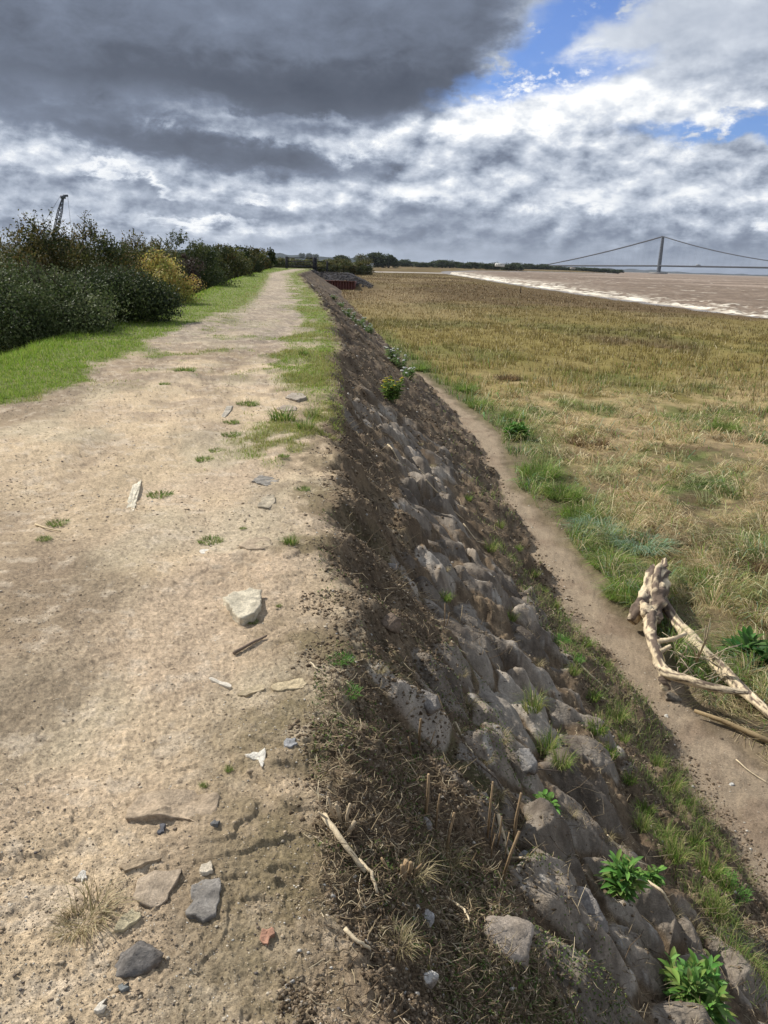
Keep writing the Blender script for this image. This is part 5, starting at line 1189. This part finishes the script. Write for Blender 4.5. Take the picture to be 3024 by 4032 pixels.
GRN = [(.16, .28, .04), (.22, .33, .06), (.11, .19, .035), (.34, .35, .12)]; BRN = [(.16, .10, .05), (.24, .16, .07), (.38, .29, .15), (.10, .065, .035)]; BLU = [(.28, .40, .27), (.20, .32, .20), (.36, .44, .30), (.15, .24, .08)]
T_green = tuft_mesh(650, .34, .24, GRN, 61, (.2, 1.35), .007); T_brown = tuft_mesh(650, .26, .28, BRN, 62, (.3, 1.5), .007); T_blue = tuft_mesh(520, .36, .24, BLU, 63, (.7, 1.5), .008)
for u, v, sc_, src, lab in [
        (1165, 1030, 1.5, T_green, 'big green tussock bulging over the foot track at its narrowest'), (1215, 1075, 1.3, T_green, 'green tussock right behind the big one along the track'),
        (1250, 1120, 1.2, T_green, 'green tussock halfway between the big one and the driftwood'), (1290, 1150, 1.3, T_blue, 'blue green flattened tussock nearer the track'),
        (1380, 1185, 1.4, T_blue, 'blue green flattened tussock above the driftwood tip'), (1320, 1225, 1.1, T_green, 'green tussock by the track left of the driftwood tip'),
        (1270, 960, 1.6, T_brown, 'dark brown hummock in the middle of the straw'), (1545, 1180, 1.2, T_brown, 'brown hummock right of the driftwood tip'),
        (1440, 1145, 1.1, T_brown, 'brown hummock above the blue green tussocks'), (1500, 1260, 1.0, T_green, 'green tussock between the driftwood and the right edge'),
        (1110, 905, 1.3, T_green, 'green tussock behind the dock plant'), (1035, 880, 1.3, T_green, 'green tussock at the bend of the foot track, farther one'), (1005, 845, 1.5, T_green, 'green tussock farthest along the foot track edge'),
        (1095, 820, 1.6, T_brown, 'golden brown tussock in the marsh behind the track bend'), (1620, 1230, 1.1, T_brown, 'brown hummock cut near the right edge above the driftwood'), (1570, 930, 1.3, T_green, 'dark green tussock far right in the straw'),
        (1340, 1290, .8, T_green, 'low green tussock touching the driftwood knob'), (905, 800, 1.5, T_green, 'green tussock where the track vanishes')]:
    put(src, u, v, sc_, 'tussock', lab, 'grass tussock', 'tussocks in the marsh', flat=.8)

def leaf_blade(mb, p, head, pitch, L_, w, col, fold=.25, droop=.5):
    """one pointed leaf with a midrib"""
    d = Vector((math.cos(head) * math.cos(pitch), math.sin(head) * math.cos(pitch), math.sin(pitch))); s = Vector((-math.sin(head), math.cos(head), 0)); u = s.cross(d) * -1
    V = []; n = 5
    for i in range(n + 1):
        f = i / n; ww = w * math.sin(math.pi * min(f * .92 + .06, 1)) ** .8 * (1 - .25 * f); c = p + d * (L_ * f) - Vector((0, 0, droop * L_ * f * f * .5))
        V += [c - s * ww / 2 + Vector((0, 0, ww * fold)), c, c + s * ww / 2 + Vector((0, 0, ww * fold))]
    Q = []
    for i in range(n):
        a = i * 3; Q += [(a, a + 1, a + 4, a + 3), (a + 1, a + 2, a + 5, a + 4)]
    mb.add(V, Q, [], col)

def leafy_plant(u, v, h, spread, nst, label, seed, name='leafy_plant', lw=.022, ll=.07, cols=((.13, .25, .055), (.18, .32, .085), (.095, .19, .045), (.14, .27, .06), (.12, .24, .05), (.16, .30, .07), (.13, .25, .05), (.24, .31, .09)), cat='plant', grp=None, flowers=None, lean=.25):
    rng = random.Random(seed); p0 = on_ground(u, v); root = empty(name, p0, label=label, cat=cat, group=grp); sm = MB(); lm = MB(); fm = MB()
    for s in range(nst):
        a = rng.uniform(0, 6.28); q = spread * math.sqrt(rng.random()); b = Vector((math.cos(a) * q * .35, math.sin(a) * q * .35, -.03)); hh = h * rng.uniform(.65, 1.1)
        e = Vector((math.cos(a) * q, math.sin(a) * q, hh)); sm.tube([b, b.lerp(e, .5) + Vector((0, 0, .02)), e], [.0035, .003, .002], (.12, .2, .05), 5)
        k = int(hh / .022) + 3
        for i in range(k):
            f = .18 + .82 * i / k; hp = b.lerp(e, f); hd = i * 2.4 + a
            for side in (0, math.pi):
                c = cols[rng.randrange(len(cols))]; sz = ll * (.55 + .75 * math.sin(math.pi * min(1, f * .9))) * rng.uniform(.8, 1.2)
                leaf_blade(lm, hp, hd + side + rng.uniform(-.3, .3), rng.uniform(.1, .75) + (.5 if f > .85 else 0), sz, lw * sz / ll, [x * rng.uniform(.8, 1.2) for x in c])
        if flowers:
            for i in range(9): fm.box(tuple(e + Vector((rng.uniform(-.05, .05), rng.uniform(-.05, .05), rng.uniform(0, .03))) - Vector((.025, .025, .008))), tuple(e + Vector((rng.uniform(-.0, .03), rng.uniform(.013, .03), rng.uniform(.008, .03)))), flowers)
    sm.build('stems', M_leaf, root); lm.build('leaves', M_leaf, root)
    if flowers: fm.v = fm.v if flowers[2] > .1 else [v_.mean(0) + (v_ - v_.mean(0)) * .45 for v_ in fm.v]
    if flowers: fm.build('flowers', M_leaf, root)['kind'] = 'stuff'
    return root
leafy_plant(1500, 2185, .22, .13, 26, 'big bright green leafy plant cut by the bottom edge', 1, ll=.075)
leafy_plant(1335, 1955, .20, .065, 9, 'bright green leafy plant on the mud below the pitted rock', 2, ll=.07)
leafy_plant(1408, 1925, .10, .04, 4, 'small leafy sprig right of the middle leafy plant', 3, ll=.05)
leafy_plant(1172, 1768, .07, .06, 6, 'little round leaved weed between the rocks behind the stalks', 4, ll=.045, lw=.025, name='weed')
leafy_plant(1112, 948, .30, .30, 16, 'dark green dock plant beside the narrow foot track', 5, name='dock_plant', ll=.20, lw=.06, cols=((.08, .20, .03), (.11, .24, .04)))
leafy_plant(1628, 1440, .20, .24, 14, 'broad leaved dark green dock behind the driftwood tip', 6, name='dock_plant', ll=.24, lw=.07, cols=((.05, .13, .03), (.08, .17, .035)))
leafy_plant(846, 872, .42, .22, 16, 'ragwort with yellow flower heads on the slope', 7, name='ragwort', ll=.10, cols=((.14, .24, .05), (.2, .3, .07)), flowers=(.75, .62, .05))
WF = 'white flowered plants along the bank'
WL = ['white flowered plant, ' + ORD[k] + ' from the far end of the row' for k in (1, 2, 3, 4, 5, 6, 7, 8, 9, 0)]
for i, (u, v) in enumerate([(735, 665), (748, 680), (760, 692), (775, 703), (790, 713), (800, 722), (845, 782), (865, 800), (880, 820), (722, 650)]):
    leafy_plant(u, v, .38, .40, 8, WL[i], 20 + i, name='white_flowered_plant', ll=.12, lw=.03, cols=((.13, .22, .06), (.2, .28, .1)), cat='plant', grp=WF, flowers=(.8, .8, .75))

def stalks(u, v, spots, label, seed, name='cut_stalks', col=(.27, .19, .11)):
    p0 = on_ground(u, v); root = empty(name, p0, label=label, cat='dead plant'); rng = random.Random(seed)
    for (du, dv, h, r, lx) in spots:
        p = on_ground(u + du, v + dv) - p0; mb = MB(); e = p + Vector((lx, rng.uniform(-.01, .01), h)); kk = rng.uniform(.75, 1.3); c = [x * kk for x in col]
        mb.tube([p - Vector((0, 0, .03)), p.lerp(e, .5) + Vector((rng.uniform(-.006, .006), 0, 0)), e], [r, r * .95, r * .85], c, 7, .12, seed); mb.build('stalk', M_wood, root)
    return root
stalks(1020, 1830, [(-102, -60, .17, .006, .004), (-80, -45, .16, .004, .01), (-55, -2, .19, .006, .02), (33, -22, .26, .005, .002), (38, 0, .15, .003, .01), (52, 0, .14, .004, .012), (-5, 90 - 40, .10, .004, .02), (70, 20, .13, .003, .01), (90, -10, .26, .007, .01), (62, 72, .22, .006, .05), (40, 30, .13, .003, .008), (-35, 60, .09, .003, -.02)], 'group of tall cut brown stalks standing on the near slope', 1)
stalks(875, 1905, [(0, 0, .06, .009, .002), (6, -4, .055, .007, .006), (-6, 3, .05, .007, -.004), (12, 8, .05, .004, .03), (-14, 6, .04, .004, -.04), (-30, -12, .05, .004, -.03)], 'short cut woody stump with a cluster of stubs near the bottom', 2, 'cut_stump')
stalks(740, 1790, [(0, 0, .08, .006, -.02), (-8, -4, .09, .005, -.035), (8, 2, .09, .005, .01), (-16, 4, .05, .004, -.05), (4, 20, .05, .007, .03)], 'bleached woody crown with several stubs at the crest edge', 3, 'cut_stump', (.38, .30, .2))
stalks(905, 1610, [(0, 0, .13, .006, .003), (-14, 20, .10, .004, -.02), (18, -8, .09, .003, .03)], 'curled dry stalks on the upper slope above the tall cut ones', 4, 'dry_stalks')
stalks(960, 1330, [(0, 0, .16, .004, .0), (4, 2, .10, .003, .02)], 'thin upright stalk on the mud halfway up the slope', 5, 'dry_stalks')

def stick(pix, r, col, label, seed=1, group=None, name='stick', lift=.012):
    P = [on_ground(u, v) + Vector((0, 0, lift)) for u, v in pix]; o0 = P[0].copy(); Q_ = []
    for i in range(len(P) - 1):
        for j in range(4): Q_.append(P[i].lerp(P[i + 1], j / 4) - o0 + Vector((random.Random(seed * 31 + i * 4 + j).uniform(-.004, .004), 0, 0)) * (i + j > 0))
    Q_.append(P[-1] - o0); mb = MB(); mb.tube(Q_, [r * (1 - .4 * k / (len(Q_) - 1)) for k in range(len(Q_))], col, 6, .12, seed); o = mb.build(name, M_wood, smooth_=True); o.location = o0; tag(o, label, 'stick', group); return o
SB = (.56, .46, .31)
stick([(505, 1412), (540, 1395), (576, 1378)], .008, (.20, .15, .11), 'brown stick lying on the path above the buff bars', 1)
stick([(76, 1130), (100, 1142), (132, 1152)], .007, (.50, .40, .25), 'pale straw lying across the mossy tuft at the left', 2)
stick([(670, 1432), (682, 1448), (700, 1454)], .004, (.52, .44, .30), 'short thin straw at the crest edge near the feathery weed', 3)
GS = 'bleached sticks lying on the slope'
for i, (pix, r, lab) in enumerate([
        ([(838, 957), (848, 975), (862, 990), (872, 998)], .014, 'thick pale stick, uppermost of the bleached ones on the slope'),
        ([(905, 1010), (925, 1028), (945, 1048)], .008, 'slender pale stick right of the thick uppermost one'),
        ([(908, 1040), (920, 1062), (945, 1080)], .013, 'forked looking pale stick below the thick uppermost one'),
        ([(940, 1085), (965, 1100), (1002, 1125)], .008, 'long thin pale stick running down to the mud'),
        ([(1000, 1145), (1030, 1170), (1050, 1178)], .007, 'pale stick at the upper right rim of the mud'),
        ([(975, 1392), (990, 1398), (1010, 1400)], .006, 'small white stick at the top of the bare mud'),
        ([(1130, 1620), (1160, 1655), (1215, 1690)], .005, 'dark thin stick sloping over the mud by the grey rock'),
        ([(1020, 1660), (1070, 1700), (1130, 1780)], .005, 'long dark twig behind the tall cut stalks'),
        ([(965, 1940), (1000, 2000), (1010, 2030)], .005, 'thin twig pointing down near the bottom centre'),
        ([(1072, 1800), (1100, 1850), (1130, 1900)], .008, 'pale broken stalk lying below the tall cut stalks'),
        ([(745, 2010), (775, 2040), (800, 2050)], .006, 'pale twig at the bottom of the brown earth near the crest'),
        ([(700, 1780), (740, 1840), (790, 1890)], .011, 'thick bleached stem sprawling down from the crest edge'),
        ([(775, 1860), (800, 1895), (815, 1930)], .007, 'bleached stem below the thick sprawling one'),
        ([(1250, 1430), (1285, 1470), (1330, 1500)], .009, 'straw coloured stem on the lower slope above the foot track'),
        ([(1390, 1960), (1420, 1985), (1440, 2000)], .008, 'pale flat stick right of the middle leafy plant'),
        ([(1590, 1640), (1620, 1665), (1659, 1690)], .006, 'straw stalk across the foot track at the right edge'),
        ([(1310, 1820), (1360, 1850), (1400, 1870)], .005, 'thin dry stem above the middle leafy plant'),
        ([(985, 1545), (1010, 1600), (1020, 1640)], .006, 'curved dry stem on the brown earth above the rock')]):
    stick(pix, r, SB if 'dark' not in lab else (.14, .11, .085), lab, 10 + i, GS, lift=.02)

# ------------------------------------------------------------------ haze
def build_haze():
    mb = MB(); mb.box((-9800, -9700, -6.5), (9900, 11500, 190), (1, 1, 1)); m = bpy.data.materials.new('haze'); m.use_nodes = True; nt = m.node_tree; nt.nodes.clear()
    out = nt.nodes.new('ShaderNodeOutputMaterial'); v = nt.nodes.new('ShaderNodeVolumePrincipled'); v.inputs['Density'].default_value = 2.6e-5
    v.inputs['Color'].default_value = (.80, .88, 1.0, 1); v.inputs['Anisotropy'].default_value = .2; nt.links.new(v.outputs[0], out.inputs['Volume'])
    o = mb.build('haze', m); tag(o, kind='stuff')
build_haze()
